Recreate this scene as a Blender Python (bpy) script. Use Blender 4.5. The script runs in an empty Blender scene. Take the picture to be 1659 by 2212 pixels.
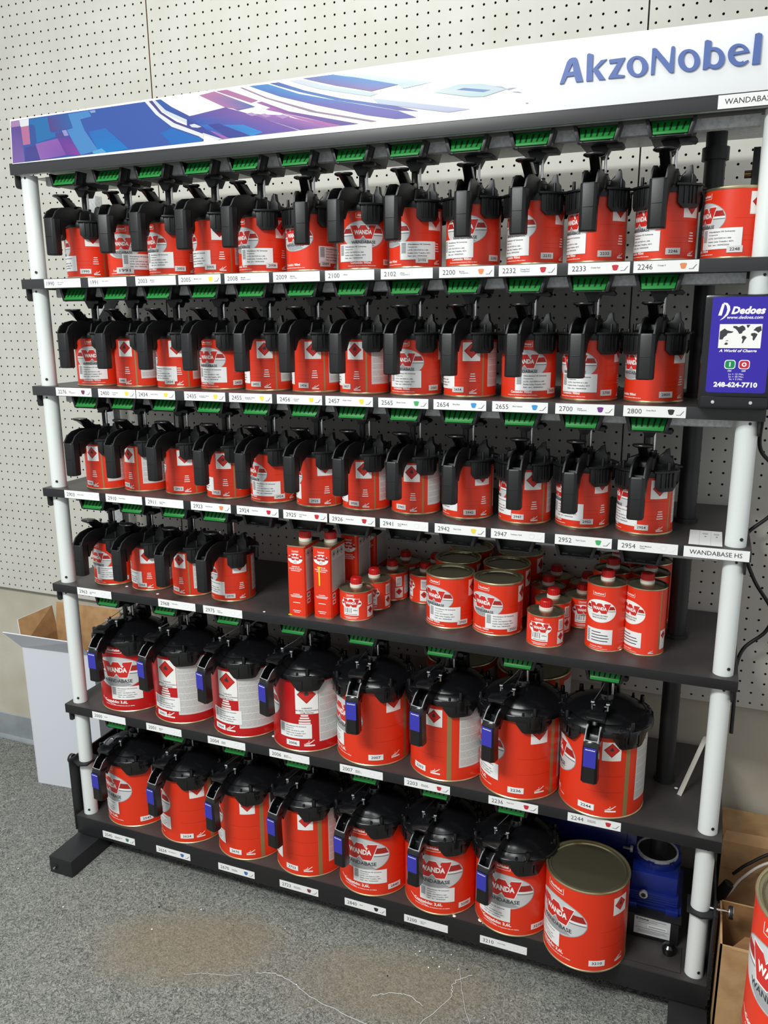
import bpy, bmesh, math, random
from mathutils import Vector, Matrix
from mathutils.geometry import tessellate_polygon
random.seed(7)
S = bpy.context.scene
COL = S.collection
# ------------------------------------------------------------------ camera
PITCH, ROLL, YAW = -0.2381, 0.0082, 0.3821
def _rx(a): return Matrix.Rotation(a, 3, 'X')
RW = Matrix.Rotation(YAW, 3, 'Z') @ _rx(PITCH) @ Matrix.Rotation(ROLL, 3, 'Y')
cam = bpy.data.cameras.new('camera')
cam.sensor_fit = 'VERTICAL'; cam.sensor_height = 24.0
cam.lens = 24.0 * 1751.25 / 2212.0
cam.clip_start = 0.05
co = bpy.data.objects.new('camera', cam); COL.objects.link(co)
cx, cy, cz = RW.col[0], RW.col[2], -RW.col[1]
m3 = Matrix((cx, cy, cz)).transposed()
co.matrix_world = Matrix.Translation((1.3988, -1.9039, 1.4450)) @ m3.to_4x4()
S.camera = co
# ------------------------------------------------------------------ light and exposure
S.view_settings.view_transform = 'Standard'; S.view_settings.look = 'None'
S.view_settings.gamma = 1.0; S.view_settings.use_curve_mapping = False
S.view_settings.exposure = 0.25
w = bpy.data.worlds.new('room_light'); S.world = w; w.use_nodes = True
w.node_tree.nodes['Background'].inputs[0].default_value = (0.93, 0.97, 1.0, 1)
w.node_tree.nodes['Background'].inputs[1].default_value = 0.47
def ceiling_lamp(loc, sx, sy, watts, color, aim=None):
    l = bpy.data.lights.new('ceiling_fixture', 'AREA'); l.shape = 'RECTANGLE'
    l.size = sx; l.size_y = sy; l.energy = watts; l.color = color
    o = bpy.data.objects.new('ceiling_fixture', l); COL.objects.link(o); o.location = loc
    if aim:
        d = Vector(aim) - Vector(loc); o.rotation_euler = d.to_track_quat('-Z', 'Y').to_euler()
    return o
ceiling_lamp((0.55, -0.62, 2.85), 1.3, 0.28, 11, (0.97, 1.0, 0.97))
ceiling_lamp((0.15, -2.5, 2.85), 1.2, 0.6, 102, (0.97, 1.0, 0.98))
# ------------------------------------------------------------------ materials
MAT = {}
def lin(c): return tuple(((v/255)/12.92 if v/255 <= 0.04045 else ((v/255+0.055)/1.055)**2.4) for v in c)
def mat(name, rgb, rough=0.5, metal=0.0, spec=0.5, coat=0.0, noise=None, bump=None):
    m = bpy.data.materials.new(name); m.use_nodes = True
    nt = m.node_tree; b = nt.nodes['Principled BSDF']; c = lin(rgb)
    b.inputs['Base Color'].default_value = (*c, 1); b.inputs['Roughness'].default_value = rough
    b.inputs['Metallic'].default_value = metal; b.inputs['Specular IOR Level'].default_value = spec
    if coat: b.inputs['Coat Weight'].default_value = coat; b.inputs['Coat Roughness'].default_value = 0.15
    if noise or bump:
        tc = nt.nodes.new('ShaderNodeTexCoord')
    if noise:
        sc, c2, lo, hi = noise
        n = nt.nodes.new('ShaderNodeTexNoise'); n.inputs['Scale'].default_value = sc; n.inputs['Detail'].default_value = 6
        r = nt.nodes.new('ShaderNodeMapRange'); r.inputs[1].default_value = lo; r.inputs[2].default_value = hi
        x = nt.nodes.new('ShaderNodeMix'); x.data_type = 'RGBA'
        x.inputs[6].default_value = (*c, 1); x.inputs[7].default_value = (*lin(c2), 1)
        nt.links.new(tc.outputs['Object'], n.inputs['Vector']); nt.links.new(n.outputs[0], r.inputs[0])
        nt.links.new(r.outputs[0], x.inputs[0]); nt.links.new(x.outputs[2], b.inputs['Base Color'])
    if bump:
        n2 = nt.nodes.new('ShaderNodeTexNoise'); n2.inputs['Scale'].default_value = bump[0]; n2.inputs['Detail'].default_value = 3
        bp = nt.nodes.new('ShaderNodeBump'); bp.inputs['Strength'].default_value = bump[1]; bp.inputs['Distance'].default_value = 0.001
        nt.links.new(tc.outputs['Object'], n2.inputs['Vector']); nt.links.new(n2.outputs[0], bp.inputs['Height'])
        nt.links.new(bp.outputs[0], b.inputs['Normal'])
    MAT[name] = m
    return m
mat('peg_white', (204, 202, 193), 0.5, noise=(9, (195, 192, 181), .35, .75))
mat('plaster', (196, 190, 174), 0.8, noise=(5, (176, 168, 150), .4, .75), bump=(120, .3))
mat('cove_base', (150, 155, 158), 0.6, noise=(8, (120, 125, 128), .4, .7))
mat('shelf_black', (56, 53, 52), 0.4, noise=(14, (66, 62, 60), .4, .75))
mat('frame_black', (30, 30, 32), 0.45)
mat('fascia_grey', (50, 51, 52), 0.4)
mat('galvanised', (206, 209, 208), 0.38, metal=0.15, noise=(160, (176, 180, 181), .4, .7))
mat('white_tube', (226, 231, 228), 0.38)
mat('plastic', (20, 20, 21), 0.42, bump=(900, .12))
mat('gloss_plastic', (16, 16, 18), 0.2, spec=0.65)
mat('peg_core', (58, 50, 44), 0.9)
mat('green', (26, 134, 52), 0.45)
mat('green_slot', (8, 30, 14), 0.7)
mat('steel', (225, 225, 225), 0.2, metal=1.0)
mat('tin_gold', (214, 200, 160), 0.3, metal=0.9)
mat('tin_lid', (160, 154, 126), 0.2, metal=0.85)
mat('tin_seam', (165, 138, 90), 0.4, metal=0.35)
mat('can_red', (228, 54, 24), 0.34, spec=0.5)
mat('can_deep', (192, 22, 24), 0.34, spec=0.5)
mat('band_red', (168, 36, 30), 0.38)
mat('logo_red', (208, 44, 38), 0.38)
mat('silver', (206, 208, 208), 0.35)
mat('mid_silver', (160, 162, 163), 0.38)
mat('ink', (52, 54, 58), 0.6)
mat('ink_grey', (120, 122, 126), 0.6)
mat('paper', (240, 240, 238), 0.55)
mat('print_white', (246, 244, 240), 0.4)
mat('panel_grey', (212, 211, 208), 0.5)
mat('panel_line', (172, 172, 170), 0.5)
mat('sticker_grey', (224, 220, 216), 0.5)
mat('blue_tag', (54, 52, 168), 0.45)
mat('dark_wire', (20, 20, 20), 0.5)
mat('cap_red', (196, 24, 22), 0.4)
mat('cap_white', (226, 218, 208), 0.5)
mat('carton_white', (214, 217, 224), 0.6)
mat('cardboard', (184, 146, 102), 0.8, noise=(30, (166, 126, 84), .4, .7))
mat('cardboard_dark', (150, 108, 68), 0.8, noise=(18, (128, 90, 56), .4, .7))
mat('motor_blue', (18, 36, 116), 0.35, spec=0.6)
mat('panel_blue', (50, 33, 164), 0.4)
mat('btn_green', (0, 140, 84), 0.4)
mat('btn_red', (200, 30, 60), 0.4)
mat('sign_white', (246, 247, 248), 0.35)
mat('letter_blue', (80, 104, 166), 0.45)
mat('yellow', (240, 214, 30), 0.5)
mat('wood_grey', (176, 172, 162), 0.6)
mat('clear_bag', (225, 225, 215), 0.15)
mat('brass', (190, 150, 80), 0.3, metal=0.9)
ICON = {'w': (225, 228, 236), 'y': (236, 214, 80), 'r': (196, 40, 52), 'o': (226, 140, 90), 'g': (70, 170, 100), 'b': (60, 150, 215),
        'v': (110, 50, 130), 'k': (40, 40, 42), 'm': (120, 60, 80), 'n': (70, 110, 170), 't': (70, 120, 110)}
for k, v in ICON.items(): mat('icon_' + k, v, 0.6)
def art_mat():
    m = bpy.data.materials.new('sign_print'); m.use_nodes = True; nt = m.node_tree
    a = nt.nodes.new('ShaderNodeAttribute'); a.attribute_name = 'print'
    b = nt.nodes['Principled BSDF']; b.inputs['Roughness'].default_value = 0.35
    nt.links.new(a.outputs['Color'], b.inputs['Base Color']); MAT['sign_print'] = m
art_mat()
def carpet():
    m = bpy.data.materials.new('carpet'); m.use_nodes = True; nt = m.node_tree; N = nt.nodes; L = nt.links
    b = N['Principled BSDF']; b.inputs['Roughness'].default_value = 0.95; b.inputs['Specular IOR Level'].default_value = 0.1
    tc = N.new('ShaderNodeTexCoord')
    def noise(sc, det=4, dist=0, stretch=None):
        n = N.new('ShaderNodeTexNoise'); n.inputs['Scale'].default_value = sc; n.inputs['Detail'].default_value = det; n.inputs['Distortion'].default_value = dist
        L.new(tc.outputs['Object'], n.inputs['Vector']); return n.outputs[0]
    def rng(v, lo, hi):
        r = N.new('ShaderNodeMapRange'); r.inputs[1].default_value = lo; r.inputs[2].default_value = hi; L.new(v, r.inputs[0]); return r.outputs[0]
    def mix(f, a, c):
        x = N.new('ShaderNodeMix'); x.data_type = 'RGBA'
        L.new(f, x.inputs[0])
        for s, v in ((6, a), (7, c)):
            if isinstance(v, tuple): x.inputs[s].default_value = (*lin(v), 1)
            else: L.new(v, x.inputs[s])
        return x.outputs[2]
    base = mix(rng(noise(75, 6, 3.0), .36, .64), (84, 87, 84), (156, 156, 149))
    base = mix(rng(noise(105, 3, 5.0), .58, .66), base, (66, 68, 66))
    base = mix(rng(noise(90, 3, 6.0), .60, .68), base, (190, 186, 174))
    def blob(cx_, cy_, rx_, ry_, rot, e0, e1):
        mp = N.new('ShaderNodeMapping'); mp.vector_type = 'TEXTURE'
        mp.inputs['Location'].default_value = (cx_, cy_, 0); mp.inputs['Rotation'].default_value = (0, 0, rot); mp.inputs['Scale'].default_value = (rx_, ry_, 1)
        n = N.new('ShaderNodeTexNoise'); n.inputs['Scale'].default_value = 9; L.new(tc.outputs['Object'], n.inputs['Vector'])
        ad = N.new('ShaderNodeMixRGB'); ad.blend_type = 'LINEAR_LIGHT'; ad.inputs[0].default_value = 0.06
        L.new(tc.outputs['Object'], ad.inputs[1]); L.new(n.outputs[1], ad.inputs[2]); L.new(ad.outputs[0], mp.inputs['Vector'])
        ln = N.new('ShaderNodeVectorMath'); ln.operation = 'LENGTH'; L.new(mp.outputs[0], ln.inputs[0])
        return rng(ln.outputs['Value'], e1, e0)
    s1 = blob(0.36, -0.57, 0.24, 0.13, 0.35, 0.55, 1.1)
    s2 = blob(0.86, -0.50, 0.26, 0.12, 0.25, 0.5, 1.15)
    tan = mix(rng(noise(70, 5, 3), .4, .62), (122, 112, 95), (152, 141, 122))
    def scale(v, k):
        q = N.new('ShaderNodeMath'); q.operation = 'MULTIPLY'; q.inputs[1].default_value = k; L.new(v, q.inputs[0]); return q.outputs[0]
    base = mix(scale(s1, .8), base, tan); base = mix(scale(s2, .7), base, tan)
    L.new(base, b.inputs['Base Color'])
    bp = N.new('ShaderNodeBump'); bp.inputs['Strength'].default_value = 0.8; bp.inputs['Distance'].default_value = 0.004
    L.new(noise(85, 5, 4), bp.inputs['Height']); L.new(bp.outputs[0], b.inputs['Normal'])
    MAT['carpet'] = m
carpet()
# ------------------------------------------------------------------ text (outlines taken from the built-in font)
TXT = {}
def text(s, bold=0.0, shear=0.0):
    k = (s, bold, shear)
    if k in TXT: return TXT[k]
    cu = bpy.data.curves.new('glyphs', 'FONT'); cu.body = s; cu.size = 1; cu.resolution_u = 2; cu.dimensions = '2D'; cu.fill_mode = 'FRONT'
    cu.offset = bold; cu.shear = shear
    o = bpy.data.objects.new('glyphs', cu); COL.objects.link(o)
    me = bpy.data.meshes.new_from_object(o.evaluated_get(bpy.context.evaluated_depsgraph_get()))
    v = [(p.co.x, p.co.y) for p in me.vertices]; me.calc_loop_triangles()
    t = [tuple(q.vertices) for q in me.loop_triangles]
    bpy.data.objects.remove(o); bpy.data.curves.remove(cu); bpy.data.meshes.remove(me)
    x0 = min(p[0] for p in v); x1 = max(p[0] for p in v); y0 = min(p[1] for p in v); y1 = max(p[1] for p in v)
    TXT[k] = ([((p[0]-x0)/(x1-x0), (p[1]-y0)/(y1-y0)) for p in v], t, (x1-x0)/(y1-y0))
    return TXT[k]
def text_tris(s, x, y, w=None, h=None, anchor='c', bold=0.0, shear=0.0):
    """triangles of a string; w and/or h in mm; anchor c = centred on x, l = starts at x; y = bottom"""
    v, t, asp = text(s, bold, shear)
    if w is None: w = h*asp
    if h is None: h = w/asp
    ox = x - w/2 if anchor == 'c' else x
    P = [(ox+p[0]*w, y+p[1]*h) for p in v]
    return [(P[a], P[b], P[c]) for a, b, c in t]
def poly_tris(loops):
    flat = [p for l in loops for p in l]
    tr = tessellate_polygon([[Vector((p[0], p[1], 0)) for p in l] for l in loops])
    return [tuple(flat[i] for i in t) for t in tr]
def rect(x0, y0, x1, y1): return [(x0, y0), (x1, y0), (x1, y1), (x0, y1)]
def ell(cx_, cy_, rx_, ry_, n=28, a0=0, a1=360):
    full = (a1-a0 == 360)
    return [(cx_+rx_*math.cos(math.radians(a0+(a1-a0)*i/(n if full else n-1))), cy_+ry_*math.sin(math.radians(a0+(a1-a0)*i/(n if full else n-1)))) for i in range(n)]
# ------------------------------------------------------------------ mesh builder (millimetres in, metres out)
class G:
    def __init__(s): s.v = []; s.f = []; s.fm = []; s.mats = []; s.col = None
    def mi(s, m):
        if m not in s.mats: s.mats.append(m)
        return s.mats.index(m)
    def face(s, idx, m): s.f.append(tuple(idx)); s.fm.append(s.mi(m))
    def add(s, pts):
        b = len(s.v); s.v.extend(tuple(p) for p in pts); return b
    def box(s, x0, x1, y0, y1, z0, z1, m):
        b = s.add([(x, y, z) for z in (z0, z1) for y in (y0, y1) for x in (x0, x1)])
        for q in ((0, 2, 3, 1), (4, 5, 7, 6), (0, 1, 5, 4), (2, 6, 7, 3), (0, 4, 6, 2), (1, 3, 7, 5)): s.face([b+i for i in q], m)
        return s
    def prism(s, poly, ax, a0, a1, m, cap=None):
        def P(p, a):
            return (a, p[0], p[1]) if ax == 'x' else (p[0], a, p[1]) if ax == 'y' else (p[0], p[1], a)
        n = len(poly); b = s.add([P(p, a0) for p in poly] + [P(p, a1) for p in poly])
        for i in range(n): s.face([b+i, b+(i+1) % n, b+n+(i+1) % n, b+n+i], m)
        s.face([b+i for i in range(n)][::-1], cap or m); s.face([b+n+i for i in range(n)], cap or m)
        return s
    def lathe(s, prof, n=48, c=(0, 0), m=None):
        """prof: (r, z[, material]); the material of a band is the one of its upper point"""
        rows = []
        for p in prof:
            r, z = p[0], p[1]
            if r == 0: rows.append([s.add([(c[0], c[1], z)])])
            else:
                b = s.add([(c[0]+r*math.cos(2*math.pi*i/n), c[1]+r*math.sin(2*math.pi*i/n), z) for i in range(n)]); rows.append(list(range(b, b+n)))
        for k in range(len(prof)-1):
            mm = prof[k+1][2] if len(prof[k+1]) > 2 else m
            a, b = rows[k], rows[k+1]
            for i in range(n):
                j = (i+1) % n
                if len(a) == 1 and len(b) == 1: continue
                if len(a) == 1: s.face([a[0], b[j], b[i]], mm)
                elif len(b) == 1: s.face([a[i], a[j], b[0]], mm)
                else: s.face([a[i], a[j], b[j], b[i]], mm)
        return s
    def cyl(s, p0, p1, r0, m, r1=None, n=16, cap=True):
        r1 = r0 if r1 is None else r1
        p0 = Vector(p0); p1 = Vector(p1); d = (p1-p0).normalized()
        u = d.orthogonal().normalized(); w_ = d.cross(u)
        b = s.add([p0+r0*(math.cos(2*math.pi*i/n)*u+math.sin(2*math.pi*i/n)*w_) for i in range(n)] + [p1+r1*(math.cos(2*math.pi*i/n)*u+math.sin(2*math.pi*i/n)*w_) for i in range(n)])
        for i in range(n): s.face([b+i, b+(i+1) % n, b+n+(i+1) % n, b+n+i], m)
        if cap:
            s.face([b+i for i in range(n)][::-1], m); s.face([b+n+i for i in range(n)], m)
        return s
    def tube(s, pts, r, m, n=8):
        pts = [Vector(p) for p in pts]; prev = None; rows = []
        for i, p in enumerate(pts):
            d = (pts[min(i+1, len(pts)-1)]-pts[max(i-1, 0)]).normalized()
            u = d.orthogonal().normalized() if prev is None else (prev-d*prev.dot(d)).normalized()
            prev = u; w_ = d.cross(u)
            b = s.add([p+r*(math.cos(2*math.pi*k/n)*u+math.sin(2*math.pi*k/n)*w_) for k in range(n)]); rows.append(b)
        for a, b in zip(rows, rows[1:]):
            for k in range(n): s.face([a+k, a+(k+1) % n, b+(k+1) % n, b+k], m)
        s.face([rows[0]+k for k in range(n)][::-1], m); s.face([rows[-1]+k for k in range(n)], m)
        return s
    def flat(s, tris, m, fn):
        """triangles in a plane, mapped by fn(u, v)"""
        for t in tris:
            b = s.add([fn(*p) for p in t]); s.face((b, b+1, b+2), m)
        return s
    def wrap(s, tris, m, r, layer=0, step=5.0):
        """triangles cut into vertical strips and wrapped round a can of radius r (u = 0 faces -Y)"""
        R_ = r + 0.15 + 0.1*layer
        def P(p):
            a = p[0]/r; return (R_*math.sin(a), -R_*math.cos(a), p[1])
        for t in tris:
            lo = min(p[0] for p in t); hi = max(p[0] for p in t)
            k0 = math.floor(lo/step); k1 = math.ceil(hi/step)
            for k in range(k0, max(k1, k0+1)):
                q = list(t)
                if k1-k0 > 1:
                    for lim, sg in ((k*step, 1), ((k+1)*step, -1)):
                        o = []
                        for i in range(len(q)):
                            a, b = q[i], q[(i+1) % len(q)]
                            da, db = sg*(a[0]-lim), sg*(b[0]-lim)
                            if da >= 0: o.append(a)
                            if (da > 0 > db) or (da < 0 < db):
                                f = da/(da-db); o.append((a[0]+(b[0]-a[0])*f, a[1]+(b[1]-a[1])*f))
                        q = o
                        if len(q) < 3: break
                if len(q) >= 3:
                    b = s.add([P(p) for p in q]); s.face(range(b, b+len(q)), m)
        return s
    def move(s, start, M):
        for i in range(start, len(s.v)): s.v[i] = tuple(M @ Vector(s.v[i]))
        return s
    def obj(s, name, parent=None, loc=(0, 0, 0), rot=0.0, bevel=0.0, sharp=0.6, smooth=True):
        me = bpy.data.meshes.new(name)
        me.from_pydata([(x/1000, y/1000, z/1000) for x, y, z in s.v], [], s.f)
        for m in s.mats: me.materials.append(MAT[m])
        me.polygons.foreach_set('material_index', s.fm)
        if bevel:
            bm = bmesh.new(); bm.from_mesh(me); bmesh.ops.recalc_face_normals(bm, faces=bm.faces)
            es = [e for e in bm.edges if len(e.link_faces) == 2 and e.calc_face_angle(0) > 0.5]
            bmesh.ops.bevel(bm, geom=es, offset=bevel/1000, segments=2, affect='EDGES', profile=0.6)
            bm.to_mesh(me); bm.free()
        if smooth:
            me.polygons.foreach_set('use_smooth', [True]*len(me.polygons)); me.set_sharp_from_angle(angle=sharp)
        me.update()
        o = bpy.data.objects.new(name, me); COL.objects.link(o)
        o.location = loc; o.rotation_euler = (0, 0, rot)
        if parent: o.parent = parent
        return o
def thing(name, label, cat, loc=(0, 0, 0), rot=0.0, group=None):
    o = bpy.data.objects.new(name, None); COL.objects.link(o); o.location = loc; o.rotation_euler = (0, 0, rot); o.empty_display_size = 0.02
    o['label'] = label; o['category'] = cat
    if group: o['group'] = group
    return o
def tag(o, label, cat, group=None):
    o['label'] = label; o['category'] = cat
    if group: o['group'] = group
    return o
def structure(o): o['kind'] = 'structure'; return o
def inst(proto, name, parent, loc=(0, 0, 0), rot=0.0):
    """a copy sharing the mesh of a part already built"""
    o = bpy.data.objects.new(name, proto.data if hasattr(proto, 'data') else proto); COL.objects.link(o)
    o.parent = parent; o.location = loc; o.rotation_euler = (0, 0, rot); return o
def mesh_of(g, name, **k):
    o = g.obj(name, **k); me = o.data; bpy.data.objects.remove(o); return me
FZ = 2020.0            # floor lies 2020 mm under the pegboard reference row
def yf(z): return -383 + 0.0085*z      # front edge of the rack (it leans back a little), mm, z above floor
# ------------------------------------------------------------------ data: shelf strips (number, words, icon colour, left edge x)
STRIP = {
 1: [('1990', ('Flip Control', 'Normal'), None, -69), ('1991', ('Flip Control',), None, 60), ('2003', ('Metallic', 'Coarse'), 'w', 192), ('2005', ('Metallic Line',), 'y', 306),
     ('2008', ('Metallic', 'Brilliant Coarse'), 'w', 423), ('2009', ('Metallic', 'Extra Fine'), 'w', 540), ('2100', ('White',), 'w', 659), ('2102', ('White', 'Transparent 2'), 'w', 780),
     ('2200', ('Brown', 'Transparent'), 'o', 900), ('2232', ('Orange Red', 'Transparent'), 'r', 1016), ('2233', ('Oxide Red',), 'r', 1143), ('2246', ('Orange II',), 'o', 1256)],
 2: [('2276', ('Red', 'Transparent 2'), 'm', -65), ('2400', ('Transparent', 'Yellow'), 'y', 62), ('2434', ('Oxide Yellow',), 'y', 171), ('2435', ('Greenish Yellow', 'Transparent'), 'y', 303),
     ('2455', ('Greenish Yellow', 'Transparent'), 'y', 420), ('2456', ('Greenish', 'Yellow'), 'y', 539), ('2457', ('Bright Yellow',), 'y', 654), ('2565', ('Bluish Green',), 'g', 773),
     ('2654', ('Blue Beta',), 'b', 891), ('2655', ('Blue Intense',), 'b', 1010), ('2700', ('Violet', 'Transparent'), 'v', 1131), ('2800', ('Deep Black',), 'k', 1254)],
 3: [('2903', ('Interior Silver',), 'w', -69), ('2910', ('Pearl White',), 'w', 58), ('2911', ('Pearl Silver', 'White'), 'w', 175), ('2923', ('Pearl Brown',), 'o', 303),
     ('2924', ('Pearl Red',), 'r', 426), ('2925', ('Pearl Special', 'Red'), 'r', 545), ('2926', ('Russet Red',), 'r', 657), ('2941', ('Pearl Medium', 'Gold'), 'w', 775),
     ('2942', ('Pearl Gold',), 'y', 896), ('2947', ('Sunbeam Gold',), 'w', 1014), ('2952', ('Pearl Green',), 'g', 1141), ('2954', ('Pearl Medium', 'Green'), 'w', 1259)],
 4: [('2963', ('Pearl Russet', 'Blue'), 'w', -58), ('2968', ('Galaxy Blue',), 'w', 191), ('2975', ('Pearl', 'Lavender'), 'w', 320)],
 5: [('2000', ('Binder',), None, -47), ('2001', ('Metallic', 'Fine'), 'w', 126), ('2004', ('Metallic', 'Brilliant'), 'w', 311), ('2006', ('Metallic', 'Medium Fine'), 'w', 485),
     ('2007', ('Metallic', 'Medium 2'), 'w', 671), ('2203', ('Wine Red', 'Transparent'), 'r', 830), ('2236', ('Bright Red',), 'r', 1024), ('2244', ('Oxide Red', 'Transparent'), 'r', 1193)],
 6: [('2545', ('Yellowish Green', 'Transparent'), 't', -50), ('2624', ('Blue Medium II',), 'n', 127), ('2670', ('Clear Blue', 'Transparent'), 'n', 320), ('2723', ('Dark Violet', 'Transparent 2'), 'm', 499),
     ('2840', ('Black',), 'k', 677), ('3200', ('High Solid', 'White'), 'w', 830), ('3210', ('White Bright',), 'w', 1013)]}
# cans: sticker number, x, y, turn of the print, of the product label, of the number sticker, of the lid (degrees; None = not seen)
CANS = {
'Q1': [('1990',-4,-285,-56,-32,29,3),('1991',119,-285,14,56,20,14),('2003',233,-285,-24,-2,53,1),('2005',354,-285,-69,-24,14,-2),('2008',470,-285,-28,12,49,-4),('2009',587,-285,-17,83,59,18),('2100',708,-285,22,1,83,-4),('2102',822,-285,-41,25,33,-2),('2200',942,-285,-4,-24,63,6),('2232',1064,-285,-35,-40,37,-3),('2233',1179,-285,-52,-53,24,0),('2246',1300,-285,-54,-46,19,-4),('2248',1415,-285,-66,-27,2,None)],
'Q2': [('2276',-3,-285,24,19,None,5),('2400',115,-285,-103,None,-9,0),('2434',233,-285,-78,-12,8,-2),('2435',354,-285,-10,-1,67,-4),('2455',472,-285,-87,-61,-4,2),('2456',591,-285,-89,-75,-6,-4),('2457',706,-285,-107,-67,-24,-4),('2565',823,-285,-11,-9,62,-4),('2654',940,-285,-90,-59,-11,-4),('2655',1060,-285,3,24,68,-2),('2700',1179,-285,-27,-17,44,-4),('2800',1298,-285,-48,None,28,-4)],
'Q3': [('2903',2,-293,-108,None,-16,0),('2910',111,-282,-118,None,-24,0),('2911',230,-278,-78,None,10,-2),('2923',351,-282,-89,-50,-4,2),('2924',472,-284,-34,6,43,-4),('2925',592,-285,-68,-64,13,-4),('2926',703,-277,-91,-65,-8,-4),('2941',820,-275,-99,None,-18,-3),('2942',937,-275,-58,-48,20,-2),('2947',1059,-275,-79,-58,-3,2),('2952',1176,-271,-57,-30,18,-4),('2954',1297,-278,-76,-50,-1,-4)],
'Q4': [('2963',-5,-290,-17,23,62,0),('2968',115,-291,-84,-33,6,-2),('2974',238,-289,-113,None,-22,-2),('2975',351,-289,-57,-30,23,-1)],
'G5': [('2000',17,-278,9,24,None,-2),('2001',191,-280,-97,-6,-16,-12),('2004',373,-285,-98,-6,-20,-16),('2006',548,-289,-72,4,0,-18),('2007',720,-289,-42,-57,25,3),('2203',904,-287,-101,None,-29,-12),('2236',1072,-297,-58,-46,7,-16),('2244',1248,-299,-79,None,-13,-4)],
'G6': [('2545',11,-290,-21,-28,48,-7),('2624',192,-296,-53,-34,22,-8),('2670',374,-297,-71,-46,1,-12),('2723',548,-298,-78,-54,-7,-12),('2840',724,-302,-2,14,54,-12),('3200',896,-302,3,10,55,-9),('3210',1070,-305,-6,-19,50,-16),('3210',1237,-347,-38,-56,25,None)]}
for rows in STRIP.values():
    for n_, ws, ic, x_ in rows:
        text(n_)
        for q in ws: text(q, 0.01)
for rows in CANS.values():
    for r_ in rows: text(r_[0], 0.012)
# ------------------------------------------------------------------ the setting
g = G(); g.box(-2600, 3400, -4200, 60, -40, 0, 'carpet'); structure(g.obj('floor', smooth=False))
g = G(); g.box(-2600, 3400, 19, 90, 0, 2900, 'plaster'); structure(g.obj('wall_back', smooth=False))
g = G(); g.prism([(19, 0), (9, 0), (10, 6), (16, 14), (16, 95), (19, 98)], 'x', -2600, -250, 'cove_base'); structure(g.obj('baseboard_back'))
def pegboard(x0, x1, z0, z1, hx, hz, cols, rows, label):
    """a sheet with real round holes on a one-inch grid; hx, hz = first hole (left, top)"""
    P = 25.4; n = 16; r = 2.6; T = 4.5; g = G()
    ca = [(math.cos(2*math.pi*i/n), math.sin(2*math.pi*i/n)) for i in range(n)]
    sq = []
    for c_, s_ in ca:
        k = max(abs(c_), abs(s_)); sq.append((c_/k*P/2, s_/k*P/2))
    for i in range(cols):
        for j in range(rows):
            cx_, cz_ = hx+i*P, hz-j*P
            if cx_ > x1 or cx_ < x0 or cz_ < z0: continue
            b = g.add([(cx_+p[0], 0, cz_+p[1]) for p in sq] + [(cx_+r*c_, 0, cz_+r*s_) for c_, s_ in ca] + [(cx_+r*c_, T, cz_+r*s_) for c_, s_ in ca])
            for k in range(n):
                m_ = (k+1) % n
                g.face((b+k, b+m_, b+n+m_, b+n+k), 'peg_white'); g.face((b+n+k, b+n+m_, b+2*n+m_, b+2*n+k), 'peg_core')
    lx, rx = hx-P/2, hx+(cols-.5)*P; tz, bz = hz+P/2, hz-(rows-.5)*P
    if x0 < lx: g.box(x0, lx, 0, T, bz, tz, 'peg_white')
    if rx < x1: g.box(rx, x1, 0, T, bz, tz, 'peg_white')
    if z0 < bz: g.box(x0, x1, 0, T, z0, bz, 'peg_white')
    b = g.add([(x0, T, z0), (x1, T, z0), (x1, T, tz), (x0, T, tz), (x0, 0, z0), (x1, 0, z0), (x1, 0, tz), (x0, 0, tz)])
    for q in ((0, 1, 5, 4), (1, 2, 6, 5), (3, 0, 4, 7)): g.face([b+i for i in q], 'cardboard_dark')
    o = g.obj('pegboard', smooth=False); tag(o, label, 'pegboard', 'pegboard sheets on the wall'); return o
top_r = 18
pegboard(-1219, -3.4, FZ-1442, 0, -16.05-46*25.4, FZ-6.36+top_r*25.4, 47, top_r+57, 'white pegboard sheet at the left, its bottom edge bare above the white carton')
pegboard(0, 1219.2, FZ-1461, 0, 12.7, FZ+top_r*25.4, 48, top_r+58, 'white pegboard sheet in the middle behind the sign and most of the red cans')
pegboard(1222.5, 2430, FZ-1465, 0, 1235.55, FZ-3.98+top_r*25.4, 47, top_r+58, 'white pegboard sheet at the right behind the black cord and the blue control box')
# ------------------------------------------------------------------ the paint mixing rack
rack = thing('mixing_rack', 'black six-shelf paint mixing rack with white posts and a printed sign on top', 'rack', (0.676, -0.2, 0))
RK = (-676, 200, 0)
def rk(g_, name, parent=None, **k):
    """part of the rack: geometry is given in room millimetres"""
    g_.move(0, Matrix.Translation(RK)); return g_.obj(name, parent or rack, **k)
LEVEL = {1: (1534, 22), 2: (1284, 22), 3: (1031, 21), 4: (780, 21), 5: (442, 25), 6: (107, 54)}   # shelf top, fascia height
X0, X1 = -139, 1490
shelf = {}
for k, (z, h) in LEVEL.items():
    y = yf(z); g = G()
    yb = -6
    g.box(X0, X1, y+1.5, yb, z-3, z, 'shelf_black')                              # deck
    g.box(X0, X1, y, y+2, z-h, z, 'fascia_grey' if k < 3 else 'frame_black')       # front lip
    g.box(X0, X1, y+2, y+16, z-h, z-h+1.5, 'galvanised')                          # returned edge
    g.box(X0, X0+2, y+2, yb, z-h, z-3, 'frame_black'); g.box(X1-2, X1, y+2, yb, z-h, z-3, 'frame_black')
    g.box(X0, X1, yb-2, yb, z-h, z-3, 'frame_black')
    shelf[k] = rk(g, 'shelf', bevel=0.6)
    if k == 6: shelf[k]['label'] = 'deep bottom shelf'
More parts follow.
